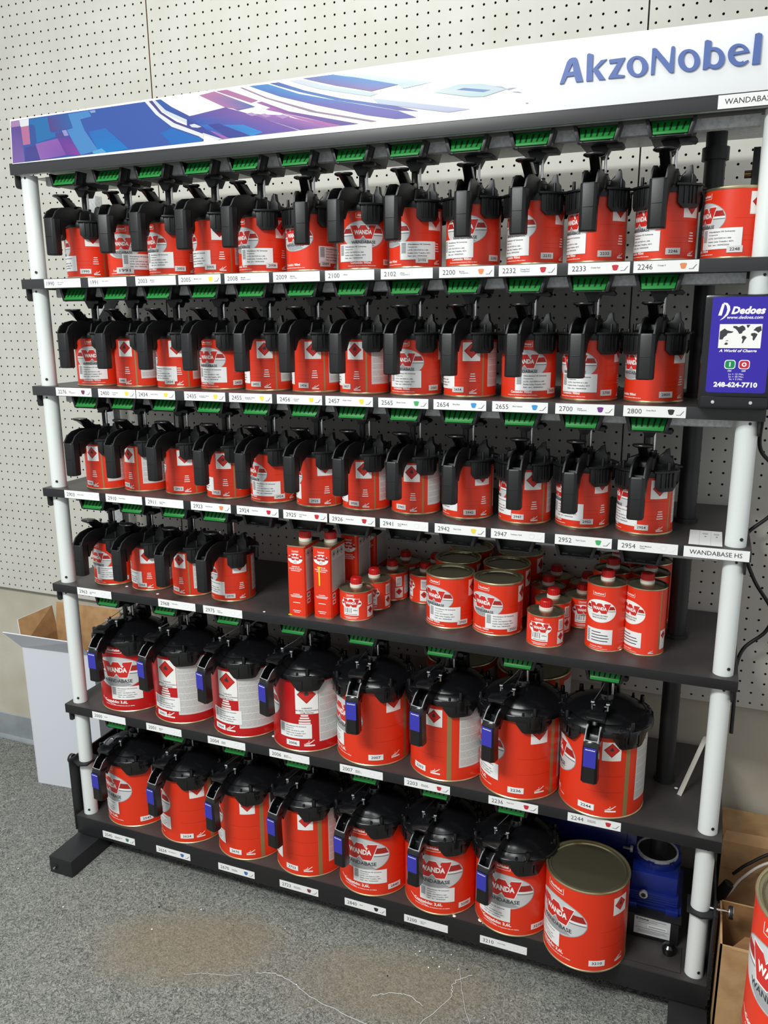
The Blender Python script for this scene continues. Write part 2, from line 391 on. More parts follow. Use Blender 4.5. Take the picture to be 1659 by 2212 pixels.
# header: a channel along the front with a shiny underside
zh = 1790; y = yf(zh); hdr = G()
hdr.box(X0, X1, y, y+2, zh-25, zh, 'fascia_grey'); hdr.box(X0, X1, y+2, -95, zh-3, zh, 'frame_black')
hdr.box(X0, X1, y+2, y+16, zh-25, zh-23.5, 'galvanised'); hdr.box(X0, X1, y+70, -97, zh-24, zh-22.5, 'galvanised')
header = rk(hdr, 'header_channel', bevel=0.5)
# galvanised drive beam under the header and the upper shelves
for z in [zh-25]+[LEVEL[k][0]-LEVEL[k][1] for k in (1, 2, 3, 4, 5)]:
    g = G(); yb = yf(z)+52
    g.prism([(yb, z), (yb, z-18), (yb+3, z-20), (yb+9, z-20), (yb+9, z-17), (yb+2, z-16), (yb+2, z)], 'x', -85, 1440, 'galvanised')
    rk(g, 'drive_beam', bevel=0)
# posts: white tubes in pieces between the shelves
ZT = [zh-25]+[LEVEL[k][0] for k in range(1, 7)]; ZB = [zh-25]+[LEVEL[k][0]-LEVEL[k][1] for k in range(1, 6)]
for px in (-113, 1463):
    for top, low in zip(ZB, ZT[1:]):
        g = G(); yt = yf(top)+31; yl = yf(low)+31
        g.cyl((px, yl, low), (px, yt, top), 18.5, 'white_tube', n=36)
        g.cyl((px+9, yl-17.5, low+16), (px+8.4, yl-16.4, low+16), 3.2, 'frame_black', n=10)
        g.cyl((px+4, yt-18.9, top-6), (px+4, yt-17, top-6), 2.6, 'frame_black', n=10)
        rk(g, 'post')
# small rounded gusset plates beside the posts, under each shelf end
for z in [zh-25]+[LEVEL[k][0]-LEVEL[k][1] for k in (1, 2, 3, 4, 5)]:
    for gx in (-134, 1480):
        g = G(); yy = yf(z)+7
        pts = [(yy, z), (yy, z-20)] + [(yy+8-8*math.cos(a), z-20-8*math.sin(a)) for a in (0.4, 0.8, 1.2, 1.57)] + [(yy+44, z-28), (yy+44, z)]
        g.prism(pts, 'x', gx, gx+4, 'frame_black'); rk(g, 'gusset_plate')
# rear uprights, a diagonal brace, the drive column and its collars
g = G(); g.box(-190, -162, -62, -34, 60, 1760, 'galvanised'); rk(g, 'rear_upright', bevel=1)
g = G(); b0 = len(g.v); g.prism([(-200, 1420), (-120, 1512), (-86, 1512), (-166, 1420)], 'y', -70, -66, 'frame_black')
g.prism([(-200, 1420), (-166, 1420), (-130, 1385), (-160, 1380)], 'y', -70, -66, 'frame_black'); rk(g, 'diagonal_brace')
g = G(); g.cyl((1372, -192, 260), (1372, -180, 1766), 18.5, 'frame_black', n=32)
for k in (1, 2, 3, 4, 5): g.cyl((1372, -186, LEVEL[k][0]), (1372, -186, LEVEL[k][0]+9), 23, 'frame_black', n=32)
g.cyl((1372, -180, 1718), (1372, -180, 1740), 24, 'frame_black', n=32)
rk(g, 'drive_column')
g = G(); g.box(1436, 1448, -190, -176, 1640, 1735, 'frame_black'); g.cyl((1436, -183, 1690), (1424, -183, 1690), 7, 'brass', n=12); rk(g, 'hinge_bracket', bevel=1)
# side panels, strap brackets with knobs, feet
for x, s in ((-144, 1), (1488, -1)):
    g = G(); g.box(x, x+5, -384, -24, 62, 278, 'frame_black'); rk(g, 'side_panel', bevel=1)
for px, x0_, x1_, kx in ((-113, -142, -90, -156), (1463, 1438, 1496, 1516)):
    g = G(); yy = yf(265)+31
    g.prism([(x0_, -372), (px+2, -384), (x1_, -374), (x1_, -322), (x0_, -322)], 'z', 263, 268, 'frame_black'); st = rk(g, 'strap_bracket', bevel=0.8)
    g = G(); d = -1 if kx < 0 else 1; kz = 262 if kx < 0 else 272
    g.cyl((px+d*18, yy-4, kz), (kx, yy-4, kz), 2.6, 'steel'); g.cyl((kx, yy-4, kz), (kx+d*9, yy-4, kz), 13, 'frame_black', n=24); rk(g, 'clamp_knob', bevel=1)
for x0_ in (-144, 1419):
    g = G(); g.box(x0_, x0_+75, -487, -20, 0, 49, 'frame_black')
    ft = rk(g, 'foot', bevel=2.5)
    g = G(); g.cyl((x0_+20, -487, 20), (x0_+20, -492, 20), 6, 'frame_black', n=6); g.cyl((x0_+20, -492, 20), (x0_+20, -494, 20), 3, 'steel', n=10); rk(g, 'foot_bolt')
# ------------------------------------------------------------------ shelf-edge strips
def cup_icon(g, x, z, k, fn):
    c = 'icon_'+k
    out = [(x-6, z+4), (x-3, z+5.2), (x+3, z+5.2), (x+6, z+4), (x+3.6, z-3.6), (x+1, z-4.6), (x-1, z-4.6), (x-3.6, z-3.6)]
    g.flat(poly_tris([out]), c, fn)
    if k == 'w': g.flat(poly_tris([[(x-4.6, z+3.2), (x+4.6, z+3.2), (x+2.8, z-3.2), (x-2.8, z-3.2)]]), 'print_white', lambda u, v: tuple(a-b for a, b in zip(fn(u, v), (0, .05, 0))))
def strip(k, num, words, icon, x):
    z, h = LEVEL[k]; y = yf(z)-0.4; g = G()
    zb = z-h+1.2 if k < 6 else z-45
    W, H = 107, 19.5
    if k == 5: zb = z-h+1
    g.box(x, x+W, y-0.3, y+0.2, zb, zb+H, 'paper')
    fn = lambda u, v: (x+u, y-0.45, zb+v)
    g.flat(text_tris(num, 7, 5.2, h=9, anchor='l'), 'ink', fn)
    for i, q in enumerate(words): g.flat(text_tris(q, 40, 9.6-3.6*i, h=2.7 if not any(c in 'gpyj' for c in q) else 3.3, anchor='l', bold=0.01), 'ink', fn)
    if icon:
        cup_icon(g, 82, 9.5, icon, fn)
        g.flat(poly_tris([[(91, 5.4), (97, 5.4), (103, 12.4), (104, 12), (98.4, 4.4), (91, 4.2)]]), 'icon_w' if icon == 'w' else 'ink_grey', fn)
    o = rk(g, 'shelf_label', shelf[k], smooth=False)
    o['label'] = 'white shelf-edge strip numbered ' + num
for k, rows in STRIP.items():
    for num, words, icon, x in rows: strip(k, num, words, icon, x)
def name_strip(z, y, x0_, x1_, h, s, par, tx):
    g = G(); g.box(x0_, x1_, y-0.8, y-0.2, z, z+h, 'paper'); g.flat(text_tris(s, tx, z+h*.3, h=h*.42, anchor='l', bold=0.006), 'ink', lambda u, v: (u, y-0.95, v))
    o = rk(g, 'name_strip', par, smooth=False); o['label'] = 'white strip with the product line in capitals'
name_strip(LEVEL[3][0]-20.5, yf(1031), 1376, 1487, 20, 'WANDABASE HS', shelf[3], 1386)
name_strip(zh-24, yf(zh), 1372, 1484, 20.5, 'WANDABASE HS', header, 1382)
# ------------------------------------------------------------------ drive heads under the shelves
def head_mesh(tab):
    g = G()
    for sg in (-1, 1): g.prism([(sg*42, 0), (sg*35.5, 0), (sg*28.5, -26), (sg*28.5, -29), (sg*34, -29)], 'y', 0, 20, 'plastic')
    g.prism([(-29, -27), (29, -27), (28.5, -29.5), (-28.5, -29.5)], 'y', 0, 14, 'plastic')
    g.prism([(-41, 0), (41, 0), (33, -27), (-33, -27)], 'y', 18, 110, 'plastic')
    g.prism([(-18, -27), (18, -27), (7, -46), (-7, -46)], 'y', 52, 86, 'plastic')
    for x in (-29, 23): g.box(x, x+6, -1, 4, -30, -27, 'plastic')
    g.prism([(12, -27), (40, -27), (44, -32), (40, -36), (14, -33)], 'y', 30, 60, 'plastic')
    if tab: g.cyl((-4, 68, -44), (-4, 68, -92), 6.5, 'plastic', n=12)
    else:
        for x in (-14, 12): g.prism([(x-4, -28), (x+6, -28), (x+1, -38)], 'y', 20, 60, 'plastic')
    return g
def tab_mesh():
    g = G(); b0 = 0
    P = [(-33, 17, -1), (33, 17, -1), (28, 0, -23), (-28, 0, -23)]; Q = [(p[0], p[1]+2, p[2]-.5) for p in P]
    b = g.add(P+Q)
    for q in ((0, 1, 2, 3), (7, 6, 5, 4), (0, 1, 5, 4), (1, 2, 6, 5), (2, 3, 7, 6), (3, 0, 4, 7)): g.face([b+i for i in q], 'green')
    g.prism([(-28.4, -22.5), (28.4, -22.5), (27.6, -26), (-27.6, -26)], 'y', -2.5, 3, 'green')
    def on(u, t): return (u*(33-5*t)/30, 17-17*t-.35, -1-22*t+.25)
    for i in range(5):
        u = -22+10.5*i; b = g.add([on(u-1.6, .86), on(u+1.6, .86), on(u+3.8, .2), on(u+.6, .2)]); g.face((b, b+1, b+2, b+3), 'green_slot')
    return g
HEAD = mesh_of(head_mesh(1), 'drive_head', bevel=0.8); BARE = mesh_of(head_mesh(0), 'drive_head', bevel=0.8); TAB = mesh_of(tab_mesh(), 'green_tab', bevel=0.3)
def heads(zb, xs, ntab):
    for i, x in enumerate(xs):
        o = inst(HEAD if i < ntab else BARE, 'drive_head', rack, ((x+RK[0])/1000, (yf(zb)+20+RK[1])/1000, zb/1000))
        if i < ntab: t = inst(TAB, 'release_tab', o); t['label'] = 'green slotted tab'
heads(zh-25, [c[1] for c in CANS['Q1']][:12], 12)
heads(LEVEL[1][0]-LEVEL[1][1], [c[1] for c in CANS['Q2']], 12)
heads(LEVEL[2][0]-LEVEL[2][1], [c[1] for c in CANS['Q3']], 12)
heads(LEVEL[3][0]-LEVEL[3][1], [c[1] for c in CANS['Q4']]+[466, 587, 703, 820, 938, 1058, 1178, 1300], 4)
heads(LEVEL[4][0]-LEVEL[4][1], [c[1] for c in CANS['G5']], 8)
heads(LEVEL[5][0]-LEVEL[5][1], [c[1] for c in CANS['G6']][:7], 7)
# ------------------------------------------------------------------ the sign on the header
SIGN_ART=[([(-119.0,1877.5),(-65.9,1878.7),(250.2,1883.3),(285.0,1855.4),(337.7,1827.3),(389.4,1799.6),(389.1,1795.4),(-126.3,1789.3)],((62,98,185),)),([(-119.0,1877.5),(-93.7,1877.6),(-95.5,1865.3),(-121.0,1864.9)],((190,145,195),)),([(-93.7,1877.6),(-66.0,1878.2),(-68.0,1864.2),(-93.3,1863.3)],((250,250,252),)),([(-120.3,1864.8),(-91.9,1865.0),(-89.6,1790.1),(-126.3,1789.3)],((110,85,168),(105,80,160),(140,110,185),(140,110,185))),([(-91.5,1863.1),(-68.0,1864.2),(-68.8,1826.0),(-89.9,1825.1)],((205,125,170),)),([(-66.0,1878.2),(-13.2,1877.1),(-8.6,1846.6),(-50.1,1827.1),(-68.3,1824.7)],((58,95,172),)),([(-64.3,1877.5),(-13.2,1877.1),(-7.0,1845.2),(4.9,1842.9),(5.6,1835.3),(-50.1,1827.1),(-50.4,1862.7),(-65.2,1866.5)],((45,125,192),)),([(-13.2,1877.1),(47.1,1876.7),(55.5,1848.7),(12.2,1846.1),(-8.6,1846.6)],((90,80,155),(50,110,185),(50,110,185),(110,75,150),(95,75,150))),([(4.7,1841.7),(25.8,1843.7),(31.3,1833.3),(5.3,1832.8)],((85,80,160),)),([(45.6,1878.0),(101.4,1879.6),(108.3,1867.5),(77.7,1864.1),(86.8,1841.1),(118.7,1799.0),(70.8,1792.6),(53.5,1819.0),(38.1,1846.4),(55.5,1848.7)],((85,152,218),)),([(103.0,1879.0),(119.6,1879.4),(120.7,1874.5),(109.0,1874.0)],((150,180,225),)),([(24.4,1846.3),(36.4,1846.6),(41.8,1834.9),(29.8,1834.6)],((165,165,222),)),([(-54.0,1824.8),(10.3,1831.2),(29.9,1795.6),(-44.5,1790.8)],((160,112,195),(160,100,190),(140,90,185),(160,112,195))),([(10.3,1831.2),(43.4,1833.5),(70.8,1792.6),(29.9,1795.6)],((112,68,168),(105,70,170),(150,75,175),(120,70,170))),([(96.4,1837.9),(143.3,1841.3),(200.3,1795.3),(141.2,1792.3),(118.7,1799.0)],((50,120,205),(45,120,205),(20,135,215),(20,135,215),(20,135,215))),([(-85.3,1819.6),(-54.2,1823.6),(-44.5,1790.8),(-89.6,1790.1)],((80,78,162),)),([(103.5,1797.7),(129.0,1801.9),(141.2,1792.3),(104.6,1792.6)],((100,182,232),)),([(284.9,1819.9),(313.3,1827.0),(389.4,1799.6),(383.5,1795.7),(310.7,1795.2)],((30,118,206),)),([(250.2,1883.3),(261.2,1883.4),(285.2,1857.7),(320.2,1835.8),(390.1,1808.9),(389.6,1801.9),(313.5,1829.3),(275.8,1856.2)],((252,252,254),)),([(260.2,1883.3),(268.9,1883.6),(291.5,1859.0),(326.5,1838.1),(390.4,1813.5),(390.1,1809.4),(320.2,1835.8),(285.2,1857.7)],((85,80,150),)),([(268.9,1883.6),(279.8,1883.6),(301.0,1862.2),(385.5,1824.4),(373.4,1821.9),(294.5,1858.8)],((235,240,250),)),([(276.7,1883.8),(290.6,1883.9),(316.7,1867.0),(358.8,1846.0),(392.9,1848.5),(390.9,1820.5),(387.0,1824.3),(301.0,1862.2)],((55,100,180),(55,100,180),(60,100,185),(80,85,170),(105,90,180),(60,120,205),(50,95,175),(50,95,175))),([(358.2,1843.3),(370.4,1846.9),(444.2,1854.4),(473.8,1845.5),(494.7,1839.1),(608.8,1797.9),(506.6,1796.7),(449.3,1796.3),(426.0,1797.0),(386.6,1824.6),(369.7,1837.7)],((80,90,180),(95,95,185),(130,90,180),(135,95,180),(140,95,180),(130,90,185),(50,150,228),(60,110,205),(70,70,160),(55,100,190),(60,100,190))),([(369.7,1837.7),(386.8,1826.9),(485.1,1818.5),(529.3,1801.2),(503.8,1796.7),(449.6,1801.3),(400.7,1814.1)],((60,110,205),(60,120,215),(50,150,230),(50,155,232),(45,160,232),(45,140,225),(55,95,190))),([(352.0,1841.5),(386.6,1824.6),(426.0,1797.0),(443.5,1796.3),(425.9,1794.9),(390.0,1809.0),(350.9,1827.6)],((65,75,165),)),([(387.4,1810.1),(389.2,1811.4),(435.3,1795.8),(424.7,1795.2)],((250,250,252),)),([(401.5,1825.6),(426.5,1826.3),(500.9,1797.1),(449.3,1796.3)],((62,72,165),)),([(406.6,1813.6),(416.7,1811.6),(450.7,1796.2),(437.6,1795.6)],((195,125,205),(185,110,195),(190,115,200),(170,100,190))),([(357.1,1829.4),(369.2,1830.3),(386.5,1823.4),(377.5,1822.1),(362.7,1824.3)],((235,240,250),)),([(384.3,1882.4),(421.7,1886.0),(514.4,1849.2),(473.9,1846.2),(461.3,1851.2),(444.3,1854.6)],((205,135,180),(205,130,178),(80,122,190),(110,110,185),(185,125,185),(190,125,185))),([(424.6,1886.4),(450.6,1886.5),(521.6,1859.7),(504.2,1857.4)],((195,125,175),)),([(516.7,1856.2),(529.3,1857.2),(588.6,1834.0),(737.2,1798.7),(701.3,1798.9),(617.8,1821.5),(536.9,1842.0),(548.0,1844.4)],((180,115,180),(180,115,180),(135,85,170),(110,95,178),(105,90,175),(130,85,175),(200,120,195),(190,115,190))),([(569.5,1833.5),(591.0,1827.2),(701.3,1798.9),(677.9,1798.7),(609.6,1818.9)],((200,115,195),)),([(494.7,1839.1),(530.9,1833.6),(569.3,1829.1),(677.9,1798.7),(611.5,1798.2)],((175,130,200),(165,120,195),(180,120,195),(185,125,200),(120,85,180))),([(490.5,1838.8),(506.0,1839.3),(518.3,1833.7),(505.7,1832.5)],((200,165,215),)),([(522.6,1834.4),(535.1,1834.8),(550.1,1828.6),(536.2,1827.6)],((200,160,215),)),([(558.3,1829.0),(574.8,1829.5),(590.9,1824.5),(574.5,1822.0)],((200,160,215),)),([(480.5,1886.9),(487.5,1886.6),(543.4,1862.5),(649.9,1828.4),(775.0,1800.1),(762.5,1800.1),(636.7,1828.6),(537.8,1862.0)],((172,145,168),)),([(501.6,1887.7),(544.5,1887.1),(611.2,1863.2),(676.6,1847.2),(752.9,1829.3),(816.9,1814.3),(853.5,1799.6),(812.2,1800.7),(752.6,1812.7),(650.2,1839.3),(570.7,1862.1)],((70,140,215),(70,155,222),(75,150,220),(90,140,215),(110,120,205),(115,110,200),(110,100,195),(110,100,195),(125,110,195),(125,110,195),(90,120,205))),([(547.3,1888.1),(569.1,1887.7),(624.7,1867.7),(702.4,1846.2),(816.9,1821.3),(858.3,1809.5),(816.9,1815.4),(750.4,1831.2),(689.5,1844.9),(611.4,1866.9)],((80,100,180),(85,110,190),(80,120,200),(85,125,205),(105,110,195),(120,95,180),(110,105,190),(100,130,210),(80,140,215),(70,130,205))),([(590.8,1888.1),(617.5,1887.9),(677.2,1869.0),(778.0,1847.4),(760.6,1844.2),(651.1,1868.4)],((228,230,248),(235,235,250),(225,245,250),(222,245,248),(228,245,250),(225,240,250))),([(620.2,1889.2),(685.4,1889.4),(773.3,1869.4),(817.1,1858.7),(763.2,1852.6),(690.1,1869.8)],((120,120,190),(70,150,225),(75,155,228),(100,145,215),(155,125,190),(140,120,188))),([(690.6,1889.3),(753.6,1881.9),(884.1,1856.0),(827.0,1850.9),(817.1,1858.7),(773.3,1869.4)],((240,250,252),(235,250,252),(235,247,252),(230,245,250),(215,240,248),(225,245,250))),([(765.1,1839.2),(780.0,1837.7),(956.2,1804.3),(914.6,1802.8),(779.9,1829.3)],((225,240,250),(220,235,250),(210,218,246),(205,205,242),(215,225,248))),([(886.2,1838.9),(932.6,1847.4),(975.8,1844.1),(1025.0,1831.2),(980.8,1822.6),(955.8,1824.6)],((235,247,250),(208,242,246),(205,240,246),(225,240,248),(215,245,245),(210,243,243))),([(929.2,1838.7),(944.1,1840.2),(994.0,1831.9),(979.5,1829.7)],((95,135,200),(90,130,200),(120,160,220),(110,150,215))),([(996.1,1838.6),(1013.9,1835.3),(1022.8,1830.4),(1027.2,1832.0),(1040.3,1831.2),(1025.1,1829.0),(1013.9,1833.3)],((185,190,215),)),([(1028.5,1825.5),(1042.7,1824.5),(1051.5,1821.7),(1040.6,1823.5)],((170,172,180),)),([(1056.4,1805.0),(1061.2,1804.8),(1060.4,1803.7),(1056.9,1804.0)],((150,150,155),))]
SIGN_LETTERS=[[[(1115.0,1828.9),(1126.0,1862.1),(1130.0,1866.5),(1134.4,1867.9),(1140.5,1867.5),(1143.2,1865.0),(1154.6,1829.1),(1142.8,1829.1),(1139.2,1839.6),(1127.1,1839.2),(1121.7,1829.0)],[(1135.6,1859.1),(1128.9,1845.8),(1137.5,1846.3)]],[[(1159.1,1870.0),(1162.6,1871.5),(1169.7,1868.8),(1169.3,1847.8),(1170.5,1828.4),(1159.9,1828.8)]],[[(1169.9,1846.0),(1182.8,1858.7),(1192.5,1859.3),(1177.8,1846.6),(1191.1,1829.2),(1191.7,1828.2),(1180.6,1828.8),(1170.2,1843.8)]],[[(1195.7,1857.3),(1197.7,1858.1),(1222.4,1858.4),(1221.0,1855.5),(1209.2,1834.0),(1223.0,1831.4),(1221.4,1828.2),(1196.2,1829.1),(1197.1,1831.9),(1210.4,1851.9),(1197.0,1852.0)]],[[(1259.0,1843.2),(1258.2,1845.7),(1257.1,1848.1),(1255.6,1850.4),(1253.8,1852.5),(1251.7,1854.3),(1249.4,1855.9),(1246.9,1857.2),(1244.3,1858.1),(1241.6,1858.6),(1239.0,1858.7),(1236.4,1858.5),(1234.0,1857.8),(1231.7,1856.8),(1229.8,1855.5),(1228.1,1853.8),(1226.8,1851.9),(1225.8,1849.7),(1225.3,1847.3),(1225.2,1844.9),(1225.5,1842.4),(1226.2,1839.9),(1227.4,1837.4),(1228.9,1835.1),(1230.7,1833.0),(1232.8,1831.1),(1235.1,1829.6),(1237.7,1828.3),(1240.3,1827.4),(1243.0,1826.9),(1245.6,1826.8),(1248.2,1827.1),(1250.6,1827.7),(1252.9,1828.8),(1254.8,1830.1),(1256.5,1831.8),(1257.8,1833.8),(1258.7,1835.9),(1259.2,1838.3),(1259.3,1840.7)],[(1249.7,1843.3),(1249.2,1845.1),(1248.5,1846.9),(1247.7,1848.6),(1246.7,1850.2),(1245.7,1851.6),(1244.5,1852.8),(1243.3,1853.7),(1242.0,1854.4),(1240.8,1854.8),(1239.6,1855.0),(1238.4,1854.8),(1237.3,1854.3),(1236.4,1853.6),(1235.6,1852.6),(1234.9,1851.4),(1234.4,1849.9),(1234.1,1848.3),(1234.0,1846.6),(1234.1,1844.7),(1234.4,1842.9),(1234.9,1841.0),(1235.5,1839.2),(1236.4,1837.5),(1237.3,1835.9),(1238.4,1834.5),(1239.6,1833.3),(1240.8,1832.3),(1242.0,1831.6),(1243.3,1831.2),(1244.5,1831.1),(1245.7,1831.3),(1246.8,1831.8),(1247.7,1832.5),(1248.5,1833.5),(1249.2,1834.8),(1249.7,1836.2),(1250.0,1837.8),(1250.1,1839.6),(1249.9,1841.4)]],[[(1264.4,1867.0),(1268.6,1867.2),(1271.8,1865.7),(1292.9,1841.5),(1294.1,1865.4),(1296.4,1867.0),(1299.6,1865.7),(1300.5,1827.5),(1295.7,1827.3),(1292.3,1829.5),(1270.6,1855.1),(1270.0,1828.1),(1264.6,1827.7)]],[[(1339.0,1843.3),(1338.2,1845.9),(1337.1,1848.5),(1335.6,1850.9),(1333.7,1853.1),(1331.6,1855.0),(1329.3,1856.7),(1326.8,1858.0),(1324.2,1858.9),(1321.6,1859.5),(1319.0,1859.6),(1316.4,1859.4),(1314.0,1858.7),(1311.9,1857.7),(1310.0,1856.2),(1308.4,1854.5),(1307.1,1852.4),(1306.2,1850.2),(1305.8,1847.7),(1305.7,1845.1),(1306.1,1842.5),(1306.8,1839.8),(1308.0,1837.3),(1309.5,1834.8),(1311.4,1832.6),(1313.5,1830.7),(1315.9,1829.0),(1318.4,1827.7),(1321.0,1826.7),(1323.7,1826.2),(1326.3,1826.1),(1328.8,1826.4),(1331.2,1827.0),(1333.3,1828.1),(1335.2,1829.6),(1336.8,1831.3),(1338.1,1833.4),(1338.9,1835.7),(1339.3,1838.1),(1339.4,1840.7)],[(1330.6,1843.5),(1330.1,1845.4),(1329.4,1847.3),(1328.5,1849.0),(1327.5,1850.6),(1326.4,1852.0),(1325.2,1853.2),(1324.0,1854.2),(1322.7,1854.9),(1321.4,1855.3),(1320.2,1855.4),(1319.0,1855.3),(1317.9,1854.8),(1316.9,1854.0),(1316.1,1853.0),(1315.5,1851.8),(1315.0,1850.3),(1314.7,1848.7),(1314.6,1846.9),(1314.7,1845.0),(1315.0,1843.1),(1315.5,1841.2),(1316.2,1839.4),(1317.1,1837.6),(1318.1,1836.0),(1319.2,1834.6),(1320.4,1833.4),(1321.6,1832.4),(1322.9,1831.7),(1324.2,1831.3),(1325.5,1831.2),(1326.6,1831.4),(1327.7,1831.8),(1328.7,1832.6),(1329.5,1833.6),(1330.2,1834.9),(1330.6,1836.4),(1330.9,1838.0),(1331.0,1839.8),(1330.9,1841.6)]],[[(1344.7,1868.2),(1348.3,1870.0),(1355.1,1867.4),(1354.8,1829.8),(1349.4,1826.7),(1344.7,1827.2)]],[[(1376.5,1842.4),(1375.7,1845.0),(1374.6,1847.4),(1373.2,1849.7),(1371.5,1851.8),(1369.5,1853.7),(1367.3,1855.3),(1365.0,1856.6),(1362.6,1857.5),(1360.1,1858.0),(1357.7,1858.2),(1355.4,1857.9),(1353.2,1857.3),(1351.2,1856.3),(1349.5,1854.9),(1348.0,1853.2),(1346.9,1851.2),(1346.1,1849.0),(1345.7,1846.7),(1345.7,1844.2),(1346.0,1841.6),(1346.8,1839.1),(1347.9,1836.6),(1349.3,1834.3),(1351.1,1832.2),(1353.1,1830.3),(1355.3,1828.7),(1357.6,1827.4),(1360.0,1826.5),(1362.5,1826.0),(1364.9,1825.9),(1367.3,1826.1),(1369.4,1826.8),(1371.4,1827.8),(1373.1,1829.2),(1374.6,1830.9),(1375.7,1832.9),(1376.4,1835.1),(1376.8,1837.5),(1376.8,1839.9)],[(1367.9,1843.1),(1367.4,1844.8),(1366.8,1846.4),(1365.9,1847.9),(1364.9,1849.3),(1363.8,1850.6),(1362.6,1851.6),(1361.3,1852.5),(1359.9,1853.1),(1358.6,1853.4),(1357.3,1853.5),(1356.0,1853.4),(1354.8,1852.9),(1353.7,1852.3),(1352.8,1851.4),(1352.1,1850.3),(1351.5,1849.0),(1351.1,1847.5),(1351.0,1846.0),(1351.0,1844.4),(1351.3,1842.7),(1351.8,1841.0),(1352.4,1839.4),(1353.3,1837.9),(1354.3,1836.5),(1355.4,1835.2),(1356.6,1834.2),(1357.9,1833.3),(1359.3,1832.7),(1360.6,1832.4),(1362.0,1832.3),(1363.2,1832.5),(1364.4,1832.9),(1365.5,1833.6),(1366.4,1834.5),(1367.1,1835.6),(1367.7,1836.9),(1368.1,1838.3),(1368.2,1839.8),(1368.2,1841.5)]],[[(1412.3,1845.8),(1411.3,1848.0),(1410.0,1850.1),(1408.4,1852.1),(1406.6,1853.8),(1404.7,1855.4),(1402.6,1856.7),(1400.4,1857.7),(1398.1,1858.4),(1395.8,1858.9),(1393.5,1859.0),(1391.4,1858.8),(1389.3,1858.2),(1387.3,1857.4),(1385.6,1856.3),(1384.1,1854.9),(1382.8,1853.3),(1381.9,1851.4),(1381.2,1849.4),(1380.8,1847.3),(1380.8,1845.0),(1381.1,1842.7),(1381.7,1840.4),(1382.6,1838.1),(1383.7,1836.0),(1385.2,1833.9),(1386.9,1832.0),(1388.8,1830.4),(1390.8,1828.9),(1393.0,1827.8),(1395.3,1826.9),(1397.6,1826.3),(1399.9,1826.1),(1402.1,1826.2),(1404.3,1826.5),(1406.3,1827.2),(1408.1,1828.2),(1409.7,1829.5),(1411.1,1831.0),(1412.2,1832.8),(1412.5,1833.0),(1410.8,1833.6),(1404.7,1831.2),(1404.3,1833.8),(1403.7,1833.2),(1402.9,1832.7),(1402.1,1832.4),(1401.2,1832.2),(1400.3,1832.2),(1399.3,1832.3),(1398.4,1832.5),(1397.4,1832.9),(1396.5,1833.4),(1395.6,1834.0),(1394.7,1834.7),(1393.8,1835.6),(1393.0,1836.5),(1392.3,1837.6),(1391.6,1838.7),(1391.0,1839.8),(1390.6,1841.0),(1389.0,1843.0),(1412.6,1844.7)],[(1389.8,1847.2),(1390.9,1852.5),(1394.4,1855.0),(1399.4,1854.4),(1403.4,1850.6),(1404.7,1848.2)]],[[(1418.4,1869.8),(1423.6,1871.1),(1428.8,1868.7),(1429.3,1826.5),(1423.2,1826.4),(1417.6,1826.6)]]]

ys = -369
g = G(); g.prism([(-128, 1788), (X1, 1788), (X1, 1894), (1027, 1898), (511, 1891), (-121, 1881)], 'y', ys, ys+4, 'sign_white'); g.box(-128, X1, ys+4, ys+16, 1789, 1796, 'frame_black')
sign = rk(g, 'sign_panel', bevel=0.3); sign['label'] = 'long white sign with blue and purple printed blocks'
PRINT_INK = 0.62      # the print is darker than the white board it sits on
def sign_art():
    me = bpy.data.meshes.new('sign_print'); v = []; f = []; cols = []
    for n, (pts, cs) in enumerate(SIGN_ART):
        cs = list(cs)*len(pts) if len(cs) == 1 else list(cs)
        for t in tessellate_polygon([[Vector((p[0], p[1], 0)) for p in pts]]):
            b = len(v)
            for i in t:
                v.append(((pts[i][0]+RK[0])/1000, (ys-0.2-0.02*n+RK[1])/1000, pts[i][1]/1000)); cols.append((*[q*PRINT_INK for q in lin(cs[i])], 1))
            f.append((b, b+1, b+2))
    me.from_pydata(v, [], f)
    ca = me.color_attributes.new('print', 'FLOAT_COLOR', 'CORNER')
    for l in me.loops: ca.data[l.index].color = cols[l.vertex_index]
    me.materials.append(MAT['sign_print'])
    o = bpy.data.objects.new('sign_print', me); COL.objects.link(o); o.parent = sign; o['label'] = 'printed blue, violet and pink swirl of blocks'
sign_art()
for n, loops in enumerate(SIGN_LETTERS):
    g = G(); b = 0
    tr = poly_tris(loops)
    off = ys-3-.06*n; g.flat(tr, 'letter_blue', lambda u, v: (u, off, v))
    for l in loops:
        for i in range(len(l)):
            p, q = l[i], l[(i+1) % len(l)]; b = g.add([(p[0], ys-2.9, p[1]), (q[0], ys-2.9, q[1]), (q[0], ys-0.1, q[1]), (p[0], ys-0.1, p[1])]); g.face((b, b+1, b+2, b+3), 'letter_blue')
    rk(g, 'sign_letter', sign, smooth=False)
